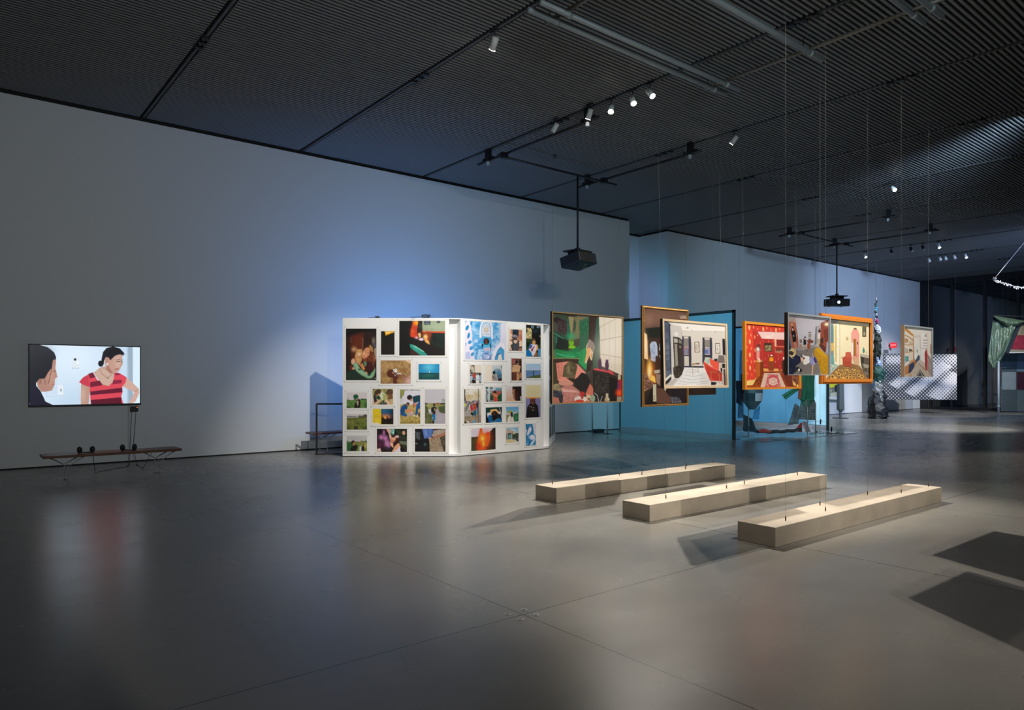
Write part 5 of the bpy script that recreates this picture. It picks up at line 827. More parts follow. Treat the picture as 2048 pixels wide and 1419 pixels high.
for i, (r, f, lab) in enumerate(((-1.10, 9.06, 'tangled black cable coil on top of the display wall'), (-1.72, 9.05, 'small black cable loop on the display wall top, left of the coil'))):
    x, y = rf(r, f); b = MB(); rnd = random.Random(i); n = 90 if i == 0 else 40; R = .085 if i == 0 else .05
    pts = [(x + R * 1.2 * math.cos(k * .43) * (0.7 + .3 * math.sin(k * .17)), y + R * .5 * math.sin(k * .43), DH + .012 + R * .35 * (1 + math.sin(k * .31))) for k in range(n)]
    pts = [(x - (.35 if i == 0 else .2), y, DH + .004)] + pts + [(x + .2, y + .03, DH + .004)]
    b.tube(pts, .004, 5); tag(b.build('cable_coil', M['plastic']), lab, 'cable')

# ------------------------------------------------------------------ projectors on pipe rigs
def rig(y_cross, xa, xb, ya, yb, zr, label):
    t = thing('pipe_rig', label, 'pipe rig', ((xa + xb) / 2, y_cross, zr), 'black pipe rigs carrying the projectors')
    for x in (xa, xb):
        b = MB(); b.tube([(x, ya, zr), (x, yb, zr)], .024, 10); p = b.build('rail', M['dark_metal'], t, True)
        for y in (ya + .25, yb - .35):
            b = MB(); b.box(x - .05, x + .05, y - .05, y + .05, zr - .02, CEIL - .01); b.box(x - .03, x + .03, y - .16, y + .16, zr + .02, zr + .06); b.build('clamp', M['dark_metal'], p)
            b = MB(); b.box(x - .03, x + .02, y - .01, y + .03, zr - .09, zr - .02); b.build('clip', M['cloud'], p)
    b = MB(); b.tube([(xa - .16, y_cross, zr - .05), (xb + .6 * E * .45, y_cross, zr - .05)], .024, 10); p = b.build('cross_rail', M['dark_metal'], t, True)
    for x in (xa, xb):
        b = MB(); b.box(x - .07, x + .07, y_cross - .05, y_cross + .05, zr - .08, zr + .03); b.build('coupler', M['dark_metal'], p)
rig(7.4 * E, 5.83 * E, 7.74 * E, 5.66 * E, 7.98 * E, 3.97 * E, 'black pipe rig with the left projector, nearer the display wall')
rig(7.55 * E, 13.7 * E, 15.6 * E, 5.68 * E, 8.05 * E, 3.97 * E, 'black pipe rig farther down the hall with the lit projector')

def tipped(b, a, piv=-.12):
    c, s = math.cos(a), math.sin(a)
    b.v = [(x, y * c - (z - piv) * s, piv + y * s + (z - piv) * c) for x, y, z in b.v]; return b
def projector(x, y, zt, zp, rz, label, lit, tilt=0):
    t = thing('projector', label, 'projector', (x, y, zp), 'projectors hanging on poles', rot=(0, 0, rz))
    b = MB(); b.tube([(0, 0, 3.97 * E - .072 - zp), (0, 0, .0)], .022, 12); b.build('pole', M['dark_metal'], t, True)
    b = MB(); b.box(-.26, .26, -.2, .2, -.05, -.02); b.box(-.06, .06, -.06, .06, -.12, -.04); b.box(-.04, .04, -.04, .04, -.03, .05); b.box(-.16, -.12, -.14, .14, -.12, -.04); b.box(.12, .16, -.14, .14, -.12, -.04); b.build('mount', M['dark_metal'], t)
    b = MB(); b.box(-.30, .30, -.27, .27, -.36, -.12); tipped(b, tilt).build('body', M['plastic'], t, bevel=.02)
    b = MB(); b.tube([(-.12, -.26, -.24), (-.12, -.31, -.24)], .06, 18); lr = tipped(b, tilt).build('lens_ring', M['dark_metal'], t, True)
    b = MB(); b.tube([(-.12, -.309, -.24), (-.12, -.314, -.24)], .045, 18); tipped(b, tilt).build('lens', mat('projector_beam_lens', (.2, .3, 1), emit=(.7, .8, 1), es=9) if lit else M['lens_off'], lr)
    for k in (-1, 1):
        b = MB(); b.tube([(.2 * k, .1, -.355), (.2 * k, .1, -.38)], .02, 10); tipped(b, tilt).build('foot', M['dark_metal'], t)
    if not lit:
        for lx, ly in ((-.05, .05), (-.22, -.12)):
            b = MB(); b.box(lx - .04, lx + .04, ly + .06, ly + .10, -.362, -.36); tipped(b, tilt).build('sticker', mat('yellow_sticker', (.35, .28, .03)), t)
        b = MB(); b.box(-.303, -.30, -.2, -.1, -.30, -.2); tipped(b, tilt).build('label_plate', mat('label_plate', (.3, .32, .34)), t)
    return t
projector(7.19 * E, 7.4 * E, 0, 2.85 * E, 3.25, 'black projector hanging on a pole before the long wall, lens turned away', False, .2)
projector(15.16 * E, 7.55 * E, 0, 2.79 * E, -.55, 'black projector on a pole farther off, its lens glowing blue white', True, .05)

# ------------------------------------------------------------------ track lights
def track_light(x, y, aim, label, lit, drop=.17, power=0, angle=50, col=WARM, white=True, grp='track spotlights on the ceiling', blend=.5):
    z = CEIL - drop; t = thing('track_light', label, 'spotlight', (x, y, CEIL), grp)
    b = MB(); b.box(x - .02, x + .02, y - .07, y + .07, CEIL - .03, CEIL - .012); b.tube([(x, y, CEIL - .025), (x, y, z)], .008, 6); b.build('adapter', M['dark_metal'], t)
    d = (Vector(aim) - Vector((x, y, z))).normalized(); c = Vector((x, y, z))
    b = MB(); b.tube([c - d * .07, c + d * .10], .045, 16); h = b.build('lamp_head', M['white_metal'] if white else M['dark_metal'], t, True)
    b = MB(); b.tube([c + d * .1005, c + d * .103], .041 if not (lit and power > 300) else .045, 16); b.build('lens', M['lens'] if lit else M['lens_off'], h)
    if power:
        o = light('spot_beam', 'SPOT', c + d * .12, aim, power, col, .04, angle, blend)
        o.parent = t; o.matrix_parent_inverse = Matrix.Translation((-x, -y, -CEIL))
TX = SLOTS
SX = 5.83 * E
track_light(SX, 4.91 * E, (8.3, 2.6, 0), 'brightest ceiling spotlight, rightmost of the three glowing ones in a row', True, power=470, angle=60)
track_light(SX, 5.15 * E, (7.0, 4.4, 0), 'glowing ceiling spotlight, the middle one of the three in a row', True, power=2100, angle=58)
track_light(SX, 5.46 * E, (5.3, 6.0, 0), 'glowing ceiling spotlight, leftmost and smallest of the three in a row', True, power=800, angle=42)
track_light(SX - .12, 5.72 * E, (8.75, 11.1, 1.2), 'white spotlight just left of the three glowing ones, turned away', True, power=800, angle=52, col=NEUT, blend=.7)
track_light(SX - .12, 6.30 * E, (7.5, 12.5, 1.5), 'white spotlight at the left on the track of the glowing ones', False)
track_light(SLOTS[3], 5.05 * E, (6.65, 11.9, 1.5), 'white spotlight alone on the second track from the left, turned to the display wall', True, power=1350, angle=46, col=NEUT, blend=.9)
track_light(7.81 * E, 5.2 * E, (10.6, 12.3, 1.0), 'white spotlight seen beside the end of the projector rig', True, power=170, angle=50, col=NEUT)
track_light(11.77 * E, 4.96 * E, (14.0, 1.5, 0), 'small glowing spotlight alone on the right half of the ceiling', True, power=500, angle=60)
for px, py, lab, lit in ((1730, 513.5, 'small glowing spotlight just above the right wall top, leftmost far one', True), (1877, 491, 'small glowing spotlight far off, the one nearest above the dark window corner', True),
                         (1931, 513.5, 'small glowing spotlight far off, rightmost before the dark glass wall', True), (1783, 506, 'tiny spotlight far off, second from the left above the right wall', False),
                         (1822, 496, 'tiny dark spotlight far off, left of the glowing upper one', False), (1846, 491, 'tiny dark spotlight far off, next to the glowing upper one', False),
                         (1858, 520, 'tiny grey spotlight far off, first in the lower row of four', False), (1880, 516, 'tiny grey spotlight far off, second in the lower row of four', False),
                         (1891, 515, 'tiny grey spotlight far off, third in the lower row of four', False), (1909, 513, 'tiny grey spotlight far off, fourth in the lower row of four', False)):
    F = (3.02 * E) * FOC / (HOR - py); dx, dy = ray(px); x, y = dx * F, dy * F
    x = min(SLOTS, key=lambda s: abs(s - x)) if abs(min(SLOTS, key=lambda s: abs(s - x)) - x) < 1.0 else x
    y = x * dy / dx
    track_light(x, y, (x - 2, y - 3, 0), lab, lit, drop=.16, power=60 if lit else 0, white=lit or py > 510, grp='far track spotlights near the glass wall', angle=60)
sp = (on_y(7.7 * E, 1110, 320))
F = 3.05 * E * FOC / (HOR - 320); dx, dy = ray(1110)
b = MB(); b.tube([(dx * F, dy * F, CEIL + .01), (dx * F, dy * F, CEIL - .07)], .03, 10); b.tube([(dx * F, dy * F, CEIL - .07), (dx * F, dy * F, CEIL - .085)], .05, 12); tag(b.build('sprinkler_head', M['track']), 'small ceiling sprinkler head between the two rails of the left rig', 'sprinkler')
# ------------------------------------------------------------------ tall teal screens
teal = mat('teal_acrylic', (0.20, 0.36, 0.43), 0.22, spec=0.6, coat=0.5)
DARKF = mat('screen_frame', (0.012, 0.02, 0.022), 0.4)
def tall_screen(X, ya, yb, h, label, surf, base=True):
    t = thing('tall_screen', label, 'screen panel', (X, ya, 0), 'tall freestanding screens')
    b = MB(); b.box(X - .012, X + .012, ya + .03, yb - .03, .13, h - .05); s = surf(t, b)
    b = MB(); b.box(X - .03, X + .03, ya - .0, ya + .06, 0, h); b.box(X - .03, X + .03, yb - .04, yb, 0, h); b.box(X - .03, X + .03, ya, yb, h - .06, h); b.build('frame', DARKF, t)
    if base:
        b = MB(); b.box(X - .02, X + .02, ya + .06, yb - .04, .0, .14); b.build('base_rail', mat('base_rail', (.24, .25, .27), .6), t)
    return t
tall_screen(9.86 * E, 6.56 * E, 9.02 * E, 2.085 * E, 'tall glossy teal screen standing out from the wall behind the gilt framed picture', lambda t, b: b.build('screen_sheet', teal, t))
def lit(t, b):
    X = 13.18 * E - .014; ya, yb = 6.74 * E, 9.36 * E
    b.build('screen_sheet', teal, t)
    return picture('projected_image', (X, yb - .03, 2.05 * E), (X, ya + .03, 2.05 * E), (X, yb - .03, .14), [(0, 0), (100, 0), (100, 70), (0, 70)], 60, 44,
                   'h 24587c 3c7ca4; g 5aa0cc 60,45 20,20 .5; g a8e0f8 97,40 10,60 .95; g d0f0ff 93,20 3,40 .8; g 305880 50,12 30,14 .6; n .15 9', colour_mat('projection_image', .5, emit=1.25), t)
tall_screen(13.18 * E, 6.72 * E, 9.38 * E, 2.087 * E, 'tall screen lit cyan by a projection, behind the clear vinyl sculptures', lit, False)

# posts of a stand behind the lava lamp picture
for (px, py, lab) in ((1185, 863, 'left one'), (1215, 867, 'right one')):
    F = E * FOC / (py - HOR); dx, dy = ray(px); x, y = dx * F, dy * F
    t = thing('metal_post', 'slim metal post on a round base below the lava lamp picture, %s of two' % lab, 'post', (x, y, 0), 'metal posts below the lava lamp picture')
    b = MB(); b.tube([(x, y, 0), (x, y, .012)], .14, 20); b.build('base_plate', M['dark_metal'], t)
    b = MB(); b.tube([(x, y, .012), (x, y, 1.35)], .017, 10); b.build('pole', M['steel'], t, True)
x, y, z = at_depth(12.9, 1197, 862)
b = MB(); b.box(x - .14, x + .14, y - .09, y + .09, 0, .10); tag(b.build('equipment_box', M['plastic'], bevel=.01), 'small black box on the floor between the two metal posts', 'box')

# ------------------------------------------------------------------ clear vinyl installation
ACR = mat('clear_acrylic', (0.75, 0.9, 0.95), 0.06, alpha=0.5, spec=0.9)
VINYL = mat('clear_vinyl', (0.4, 0.6, 0.7), 0.06, alpha=0.08, spec=1.0)
ax0, ax1, ay0, ay1 = 9.95 * E, 12.9 * E, 6.06 * E, 6.66 * E
b = MB(); b.prism([(10.08 * E, 6.64 * E), (9.93 * E, 6.10 * E), (12.9 * E, 6.05 * E), (13.0 * E, 7.6 * E), (10.1 * E, 7.6 * E)], .002, .02)
tag(b.build('acrylic_floor_sheet', ACR), 'large clear acrylic sheet lying on the floor under the vinyl sculptures', 'floor sheet')
def fabric(name, mt, pts, parent, wob=.02, nu=10, nv=14, fx=5, seed=0, back=0.0):
    """pts: TL,TR,BR,BL corners in the room; a hanging cloth with folds"""
    TL, TR, BR, BL = [Vector(p) for p in pts]; n = (TR - TL).cross(BL - TL).normalized()
    def fn(u, v):
        p = (TL * (1 - u) + TR * u) * (1 - v) + (BL * (1 - u) + BR * u) * v
        return p + n * (wob * math.sin(u * fx * 2.2 + seed + v * 1.3) * (.4 + v) + wob * .5 * math.sin(u * 9 + v * 7 + seed * 2))
    b = MB(); b.grid(fn, nu, nv)
    def fn2(u, v): return Vector(fn(u, v)) + n * .004
    b.grid(fn2, nu, nv)
    return b.build(name, mt, parent, True)
G_ = mat('green_gauze', (0.01, 0.30, 0.14), 0.6, noise=(5, .5)); RUST = mat('rust_cloth', (.42, .12, .05), .8); GREY = mat('grey_cloth', (.18, .21, .22), .8, noise=(6, .35)); DK = mat('black_cloth', (.012, .013, .016), .8, noise=(6, .5))
REDC = mat('red_cloth', (.45, .04, .03), .8); NAVY = mat('navy_cloth', (.02, .035, .09), .7); PINK = mat('pale_pink_cloth', (.45, .28, .28), .7); BLUEV = mat('blue_vinyl', (.04, .22, .5), .15, alpha=.55); WHITE = mat('white_cloth', (.55, .58, .6), .8)
def D(f, px, py): return at_depth(f, px, py)

# drum shaped patchwork sculpture on a pole
x, y, _ = D(11.9, 1497, 860); f = 11.9
t = thing('patchwork_sculpture', 'dark patchwork cloth sculpture on a thin steel pole, left on the clear sheet', 'sculpture', (x, y, .02), 'vinyl and cloth sculptures on the clear sheet')
b = MB(); b.tube([(x, y, .03), (x, y, 1.05)], .016, 10); b.build('pole', M['steel'], t, True)
b = MB(); b.tube([(x, y, .02), (x, y, .032)], .13, 18); b.build('base', M['steel'], t)
top = 1.0 + (HOR - 745) / FOC * f; 
R = .255; cx0, cy0, _ = D(f, 1504, 800)
def shell(a0, a1, z0, z1, r0, r1, m, nm='cloth_patch'):
    b = MB(); b.grid(lambda u, v: (cx0 + (r0 * (1 - v) + r1 * v) * math.cos(a0 + (a1 - a0) * u), cy0 + (r0 * (1 - v) + r1 * v) * math.sin(a0 + (a1 - a0) * u), z1 + (z0 - z1) * v), 8, 5); return b.build(nm, m, t, True)
zt = E + .1
mats_ = [DK, GREY, mat('slate_cloth', (.06, .07, .085), .8), DK, WHITE, mat('charcoal_cloth', (.03, .033, .035), .8)]
for k in range(6):
    a0 = math.pi * k / 3 - .9 + math.pi * .9
    shell(a0, a0 + math.pi / 3, 1.12, zt, R, R, mats_[k]); shell(a0, a0 + math.pi / 3, .92, 1.12, R, R * .93, mats_[(k + 2) % 6])
    shell(a0, a0 + math.pi / 3, .70, .92, R * .93, R * .3, [GREY, mat('olive_cloth', (.08, .1, .09), .8)][k % 2])
fabric('hem', DK, [D(f, 1487, 828), D(f, 1503, 836), D(f, 1514, 862), D(f, 1487, 858)], t, .03)
fabric('blue_strip', BLUEV, [D(f, 1508, 822), D(f, 1520, 810), D(f, 1518, 838), D(f, 1505, 838)], t, .02)
# dark hanging at the left
t = thing('hanging_cloth', 'narrow dark navy cloth hanging beside the teal screen edge', 'cloth', D(12.0, 1478, 805), 'vinyl and cloth sculptures on the clear sheet')
fabric('cloth_sheet', NAVY, [D(12, 1472, 761), D(12, 1484, 761), D(12, 1483, 812), D(12, 1473, 805)], t, .02)
fabric('vinyl_strip', BLUEV, [D(12, 1480, 700), D(12, 1486, 700), D(12, 1487, 835), D(12, 1476, 835)], t, .02)
b = MB(); b.tube([D(12, 1478, 840), (D(12, 1478, 761)[0], D(12, 1478, 761)[1], CEIL)], .002, 5); b.build('hanging_wire', M['cable'], t)
# green figure
f = 12.4
t = thing('green_cloth_sculpture', 'tall green gauze and vinyl sculpture hanging below the silver framed picture', 'sculpture', D(f, 1616, 845), 'vinyl and cloth sculptures on the clear sheet')
fabric('green_gauze', G_, [D(f, 1601, 742), D(f, 1629, 742), D(f, 1629, 800), D(f, 1600, 800)], t, .03, seed=1)
fabric('green_tip', G_, [D(f, 1600, 798), D(f, 1628, 798), D(f, 1616, 812), D(f, 1608, 812)], t, .02, seed=2)
fabric('green_wing', G_, [D(f, 1598, 768), D(f, 1602, 776), D(f, 1571, 799), D(f, 1564, 790)], t, .02)
fabric('rust_strip', RUST, [D(f - .05, 1597, 775), D(f - .05, 1606, 760), D(f - .05, 1602, 797), D(f - .05, 1596, 797)], t, .01)
fabric('vinyl_skirt', mat('printed_vinyl', (.28, .34, .33), .3, noise=(30, .1)), [D(f, 1602, 800), D(f, 1630, 800), D(f, 1631, 840), D(f, 1598, 838)], t, .02)
fabric('grey_wing', GREY, [D(f, 1590, 806), D(f, 1599, 812), D(f, 1597, 846), D(f, 1577, 850)], t, .03)
fabric('pink_strip', PINK, [D(f, 1604, 843), D(f, 1612, 842), D(f, 1622, 863), D(f, 1612, 863)], t, .01)
for px in (1615, 1631):
    x, y, z = D(f, px, 868); b = MB(); b.tube([(x, y, .02), (x, y, .85)], .013, 8); b.build('pole', M['steel'], t, True)
x, y, z = D(f, 1630, 742); b = MB(); b.tube([(x, y, 1.0), (x, y, CEIL - .01)], .004, 6); b.build('hanging_wire', M['cable'], t)
# garland on the floor
t = thing('cloth_garland', 'black and red knotted cloth garland trailing along the clear floor sheet', 'garland', D(11.9, 1540, 866))
pts = []
for i in range(40):
    u = i / 39; px = 1487 + (1603 - 1487) * u; py = 858 + 5 * math.sin(u * 3.1) + .8 * math.sin(u * 31); x, y, _ = D(12.2, px, 0); z = E + (HOR - py) / FOC * 12.2 * E
    pts.append((x, y, max(.045, z)))
b = MB(); rr_ = [.03 + .02 * abs(math.sin(i * 1.7)) for i in range(40)]; b.tube(pts, rr_, 8); b.build('knotted_cloth', DK, t, True)
b = MB(); b.tube([(p[0], p[1] - .03, p[2] + .01) for p in pts[9:19]], [.02, .04, .05, .055, .05, .05, .045, .04, .03, .02], 8); b.build('red_cloth', REDC, t, True)
fabric('red_corner', REDC, [D(12.2, 1601, 845), D(12.2, 1604, 845), D(12.2, 1604, 864), D(12.2, 1589, 862)], t, .01)
# clear box edges, vinyl sheets, small black things
t = thing('clear_vitrine', 'clear plastic box with fine white edges around the vinyl sculptures', 'vitrine', D(12.0, 1600, 870))
cs = [(10.2 * E, 6.3 * E), (12.6 * E, 6.25 * E), (12.7 * E, 7.5 * E), (10.3 * E, 7.5 * E)]
for i in range(4):
    a, c = cs[i], cs[(i + 1) % 4]
    b = MB(); b.quad((*a, .02), (*c, .02), (*c, 1.55), (*a, 1.55)); b.build('vinyl_side', VINYL, t)
b = MB(); b.tube([D(12.0, 1549, 840), D(12.1, 1600, 842), D(12.3, 1650, 842)], .004, 5); b.build('white_rod', WHITE, t)
t = thing('black_wire_tangle', 'thin black wires and small black scraps lying by the lit screen foot', 'wire', D(12.5, 1650, 866))
b = MB(); rnd = random.Random(4)
for k in range(7):
    p0 = D(12.4, 1615 + k * 9, 864 - (k % 3) * 2); pts = [(p0[0] + .09 * j, p0[1] + rnd.uniform(-.1, .1), .024 + rnd.uniform(0, .08) * (j in (1, 2))) for j in range(5)]; b.tube(pts, .005, 5)
b.build('wires', DK, t)
for px, py, s in ((1641, 843, .05), (1663, 858, .05)):
    p = D(12.6, px, py); b = MB(); b.ball(p, s * .5, s * .5, s * 1.4, 8, 6, .25, 2); b.build('black_scrap', DK, t)

# ------------------------------------------------------------------ far floor pieces
x, y, _ = D(17.5, 1681, 836)
def lathe(x, y, prof, seg=4, rot=.6):
    b = MB(); n = 0
    for i, (z, r) in enumerate(prof):
        for k in range(seg):
            w = 2 * math.pi * k / seg + rot; b.v.append((x + r * math.cos(w), y + r * math.sin(w), z))
    for i in range(len(prof) - 1):
        for k in range(seg):
            k2 = (k + 1) % seg; b.f.append((i * seg + k, i * seg + k2, (i + 1) * seg + k2, (i + 1) * seg + k))
    b.f.append(tuple(reversed(range(seg)))); b.f.append(tuple((len(prof) - 1) * seg + k for k in range(seg))); return b
t = thing('grey_pedestal', 'slim grey column narrowing to a foot on a round plate below the orange frame', 'sculpture', (x, y, 0))
lathe(x, y, [(.02, .045), (.24, .05), (.33, .13), (.40, .135), (1.9, .11)], 4, .2).build('shaft', mat('slate_grey', (.075, .10, .11), .6), t)
b = MB(); b.tube([(x, y, 0), (x, y, .022)], .27, 24); b.build('base_plate', DARKF, t)

RW = RWY
def wall_box(nm, px0, px1, py0, py1, m, th, parent=None):
    a = on_y(RW, px0, py0); c = on_y(RW, px1, py1); zc = [E + (HOR - q) / FOC * (RW / ray((px0 + px1) / 2)[1]) for q in (py0, py1)]
    b = MB(); b.box(a[0], c[0], RW - th, RW, zc[1], zc[0]); return b.build(nm, m, parent)
xx = on_y(RW, 1664, 780); t = thing('yellow_poster', 'yellow and black print on the far wall beneath the orange framed picture', 'poster', xx)
a = on_y(RW - .01, 1659, 762); c = on_y(RW - .01, 1675, 792)
picture('poster_sheet', (a[0], RW - .01, a[2]), (c[0], RW - .01, a[2]), (a[0], RW - .01, c[2]), [(0, 0), (10, 0), (10, 14), (0, 14)], 20, 28, 'v d8c810 b0a890; p e8e020 0,0 10,0 10,5 0,6; m 181818 a8a894 2 0,6 10,5 10,14 0,14; p 141414 6,4 10,3 10,10 7,10; p c8c4ac 1,11 9,10 9,14 1,14', PRINT, t, thick=.004)
o = wall_box('wall_ledge', 1657, 1675, 795, 798, M['white_metal'], .25); tag(o, 'narrow white ledge on the far wall under the yellow print', 'shelf')

# hanging mixed media sculpture
f = 17.4; X_, Y_, _ = D(f, 1754, 830)
def H(px, py, df=0): return D(f + df, px, py)
t = thing('hanging_sculpture', 'tall hanging sculpture of beads, vinyl and black cloth ending in a black bag', 'sculpture', (X_, Y_, 0))
p = H(1752, 597); b = MB(); b.tube([(p[0], p[1], CEIL - .01), (p[0], p[1], p[2] + .3), p], .006, 6); b.build('hanging_wire', M['cable'], t)
rnd = random.Random(9)
cols = [(.02, .02, .02), (.35, .33, .35), (.05, .35, .42), (.01, .01, .01), (.5, .5, .5), (.03, .1, .08), (.01, .01, .01)]
BM = [mat('bead_%d' % i, c, .25) for i, c in enumerate(cols)]
for i in range(15):
    py = 598 + i * 4.4; p = H(1752 + 1.4 * math.sin(i * 1.9), py); b = MB(); b.ball(p, .03 + .02 * ((i * 7) % 3) / 2, .03, .045, 10, 6, .15, i)
    if i in (3, 6, 8): b.tube([(p[0] - .07, p[1], p[2] + .03), (p[0] + .10, p[1], p[2] - .02)], .02, 6)
    b.build('bead', [BM[1], BM[0], BM[3], BM[5], BM[2], BM[2], BM[0], BM[4], BM[0]][i % 9], t, True)
b = MB()
for dx_, dz in ((-.14, .05), (.16, .06), (.2, -.02), (-.05, .09), (.1, -.05)):
    p = H(1754, 644); b.tube([p, (p[0] + dx_ * .6, p[1] + .02, p[2] + dz * 1.4), (p[0] + dx_, p[1], p[2] + dz)], [.02, .03, .008], 6)
b.build('magenta_bow', mat('magenta_vinyl', (.45, .05, .16), .3), t, True)
def lump(nm, m, seq, seed, seg=12):
    b = MB(); rnd = random.Random(seed); pts = [H(px, py) for px, py, r in seq]; n = len(pts)
    full = []; rs = []
    for i in range(n - 1):
        for k in range(4):
            u = k / 4; full.append(Vector(pts[i]).lerp(Vector(pts[i + 1]), u) + Vector((rnd.uniform(-.02, .02), rnd.uniform(-.02, .02), 0))); rs.append((seq[i][2] * (1 - u) + seq[i + 1][2] * u) * rnd.uniform(.93, 1.05))
    full.append(Vector(pts[-1])); rs.append(seq[-1][2]); b.tube(full, rs, seg)
    b.v = [(x_ + rnd.uniform(-.16, .16) * seq[0][2] * .9 + rnd.uniform(-.02, .02), y_ + rnd.uniform(-.03, .03), z_ + rnd.uniform(-.05, .05)) for x_, y_, z_ in b.v]; o = b.build(nm, m, t, True); o.data.polygons.foreach_set('use_smooth', [False] * len(o.data.polygons)); return o
lump('pale_knot', WHITE, [(1753, 648, .03), (1754, 655, .09), (1755, 668, .11)], 1)
lump('dark_wrap', mat('camo_cloth', (.03, .04, .025), .7, noise=(9, .3)), [(1754, 658, .07), (1755, 680, .13), (1756, 700, .12), (1752, 718, .06)], 2)
lump('brown_wrap', mat('taupe_cloth', (.17, .15, .13), .8), [(1757, 662, .05), (1758, 675, .09), (1759, 690, .05)], 3)
lump('dark_tail', DK, [(1757, 700, .06), (1758, 712, .05), (1757, 722, .02)], 4)
lump('dark_tail', DK, [(1752, 700, .08), (1750, 718, .06), (1748, 740, .05), (1748, 756, .05)], 5)
lump('blue_vinyl', mat('pale_blue_vinyl', (.28, .38, .6), .2), [(1754, 712, .03), (1756, 725, .09), (1757, 735, .1)], 6)
lump('teal_wrap', mat('teal_cloth', (.02, .10, .075), .6, noise=(8, .4)), [(1754, 730, .06), (1755, 740, .22), (1757, 752, .2), (1756, 762, .15)], 7)
lump('silver_wrap', mat('crumpled_silver', (.42, .42, .40), .35, .3, noise=(12, .35)), [(1756, 748, .1), (1756, 765, .18), (1755, 785, .17), (1756, 805, .17), (1756, 814, .13)], 8)
lump('blue_side', BLUEV, [(1750, 752, .05), (1749, 765, .07), (1749, 778, .04)], 9)
lump('dark_loop', DK, [(1764, 780, .06), (1766, 792, .10), (1765, 806, .10)], 10)
lump('black_bag', mat('black_bag', (.008, .008, .009), .45), [(1752, 782, .1), (1752, 800, .24), (1755, 815, .36), (1756, 834, .36), (1756, 836.5, .3)], 11, 14)

# halftone banner
f = 19.6
a = D(f, 1765.6, 708); c = D(f, 1913.7, 708); d_ = D(f, 1765.6, 799)
t = thing('halftone_banner', 'wide black and white halftone dot banner hanging behind the narrow aluminium picture', 'banner', ((a[0] + c[0]) / 2, (a[1] + c[1]) / 2, a[2]))
NX, NY = 250, 156
def banner_ops():
    return 'v 000000 000000'
img_w, img_h = 21, 13
Uu, Vv = np.meshgrid(np.linspace(0, 1, NX + 1), np.linspace(0, 1, NY + 1))
tone = 0.27 + .10 * vnoise(Uu * 10, Vv * 10, 3, 3)
def soft(x0, y0, x1, y1, w):                # diagonal light bands
    L = math.hypot(x1 - x0, y1 - y0); s = ((Uu - x0) * (x1 - x0) + (Vv - y0) * (y1 - y0)) / L ** 2; dd = np.abs((Uu - x0) * (y1 - y0) - (Vv - y0) * (x1 - x0)) / L
    return np.clip(1.4 - dd / w, 0, 1) * (s > -.05) * (s < 1.05)
tone = tone + .42 * soft(.16, .68, .62, .18, .09) + .45 * soft(.38, .85, .85, .25, .085) + .38 * soft(.72, .95, 1.0, .45, .13) + .3 * soft(.05, .12, .3, .12, .1) + .25 * soft(.62, .25, 1.0, .1, .14)
tone = np.clip(tone, .16, .74)
gu = Uu * img_w; gv = Vv * img_h
cell = np.cos(2 * np.pi * gu) * np.cos(2 * np.pi * gv)
val = 1 / (1 + np.exp(-(cell * .55 + (tone - .5) * 1.6) * 12))
ops_img = .02 + val[..., None] * np.array([.56, .52, .50])
sheet = picture('printed_cloth', a, c, d_, [(0, 0), (1, 0), (1, 1), (0, 1)], NX, NY, 'v 808080 808080', PRINT, t)
ca = sheet.data.color_attributes['Col']; ca.data.foreach_set('color', np.concatenate([ops_img.reshape(-1, 3), np.ones(((NX + 1) * (NY + 1), 1))], 1).astype(np.float32).ravel())
b = MB(); b.tube([D(f, 1762, 707.5), D(f, 1917, 707.5)], .012, 8); b.build('hanging_rod', DARKF, t)
for px in (1768, 1911):
    p = D(f, px, 707); b = MB(); b.tube([p, (p[0], p[1], CEIL - .005)], .0025, 5); b.build('hanging_wire', M['cable'], t)

# exit sign and notice on the right wall
p = on_y(RW - .26, 1789, 690); sx = p[0]; sz = p[2]
t = thing('exit_sign', 'red lit exit sign standing out from the far end of the right wall', 'exit sign', (sx, RW, sz))
ww, hh = .27, .24
b = MB(); b.box(sx - .02, sx + .02, RW - ww - .08, RW - .08, sz - hh / 2, sz + hh / 2); b.build('sign_box', mat('exit_red', (.55, .01, .02), emit=(1, .03, .04), es=.6), t)
b = MB(); b.box(sx - .012, sx + .012, RW - .08, RW, sz - .02, sz + .02); b.build('bracket', DARKF, t)
fc = bpy.data.curves.new('exit_letters', 'FONT'); fc.body = 'EXIT'; fc.size = .115; fc.extrude = .002; fc.align_x = 'CENTER'; fc.align_y = 'CENTER'
fo = bpy.data.objects.new('lettering', fc); COL.objects.link(fo); bpy.context.view_layer.update()
lme = bpy.data.meshes.new_from_object(fo.evaluated_get(bpy.context.evaluated_depsgraph_get())); bpy.data.objects.remove(fo)
lme.materials.append(mat('exit_letter', (.8, .3, .3), emit=(1, .45, .45), es=1.2)); fo = bpy.data.objects.new('lettering', lme); COL.objects.link(fo)
fo.location = (sx - .022, RW - .08 - ww / 2, sz); fo.rotation_euler = (math.pi / 2, 0, -math.pi / 2); fo.parent = t; fo.matrix_parent_inverse = Matrix.Translation((-sx, -RW, -sz))
o = wall_box('wall_notice', 1767, 1776, 699, 706, mat('grey_notice', (.18, .2, .23), .7), .015); tag(o, 'small grey notice plate on the right wall left of the exit sign', 'notice')

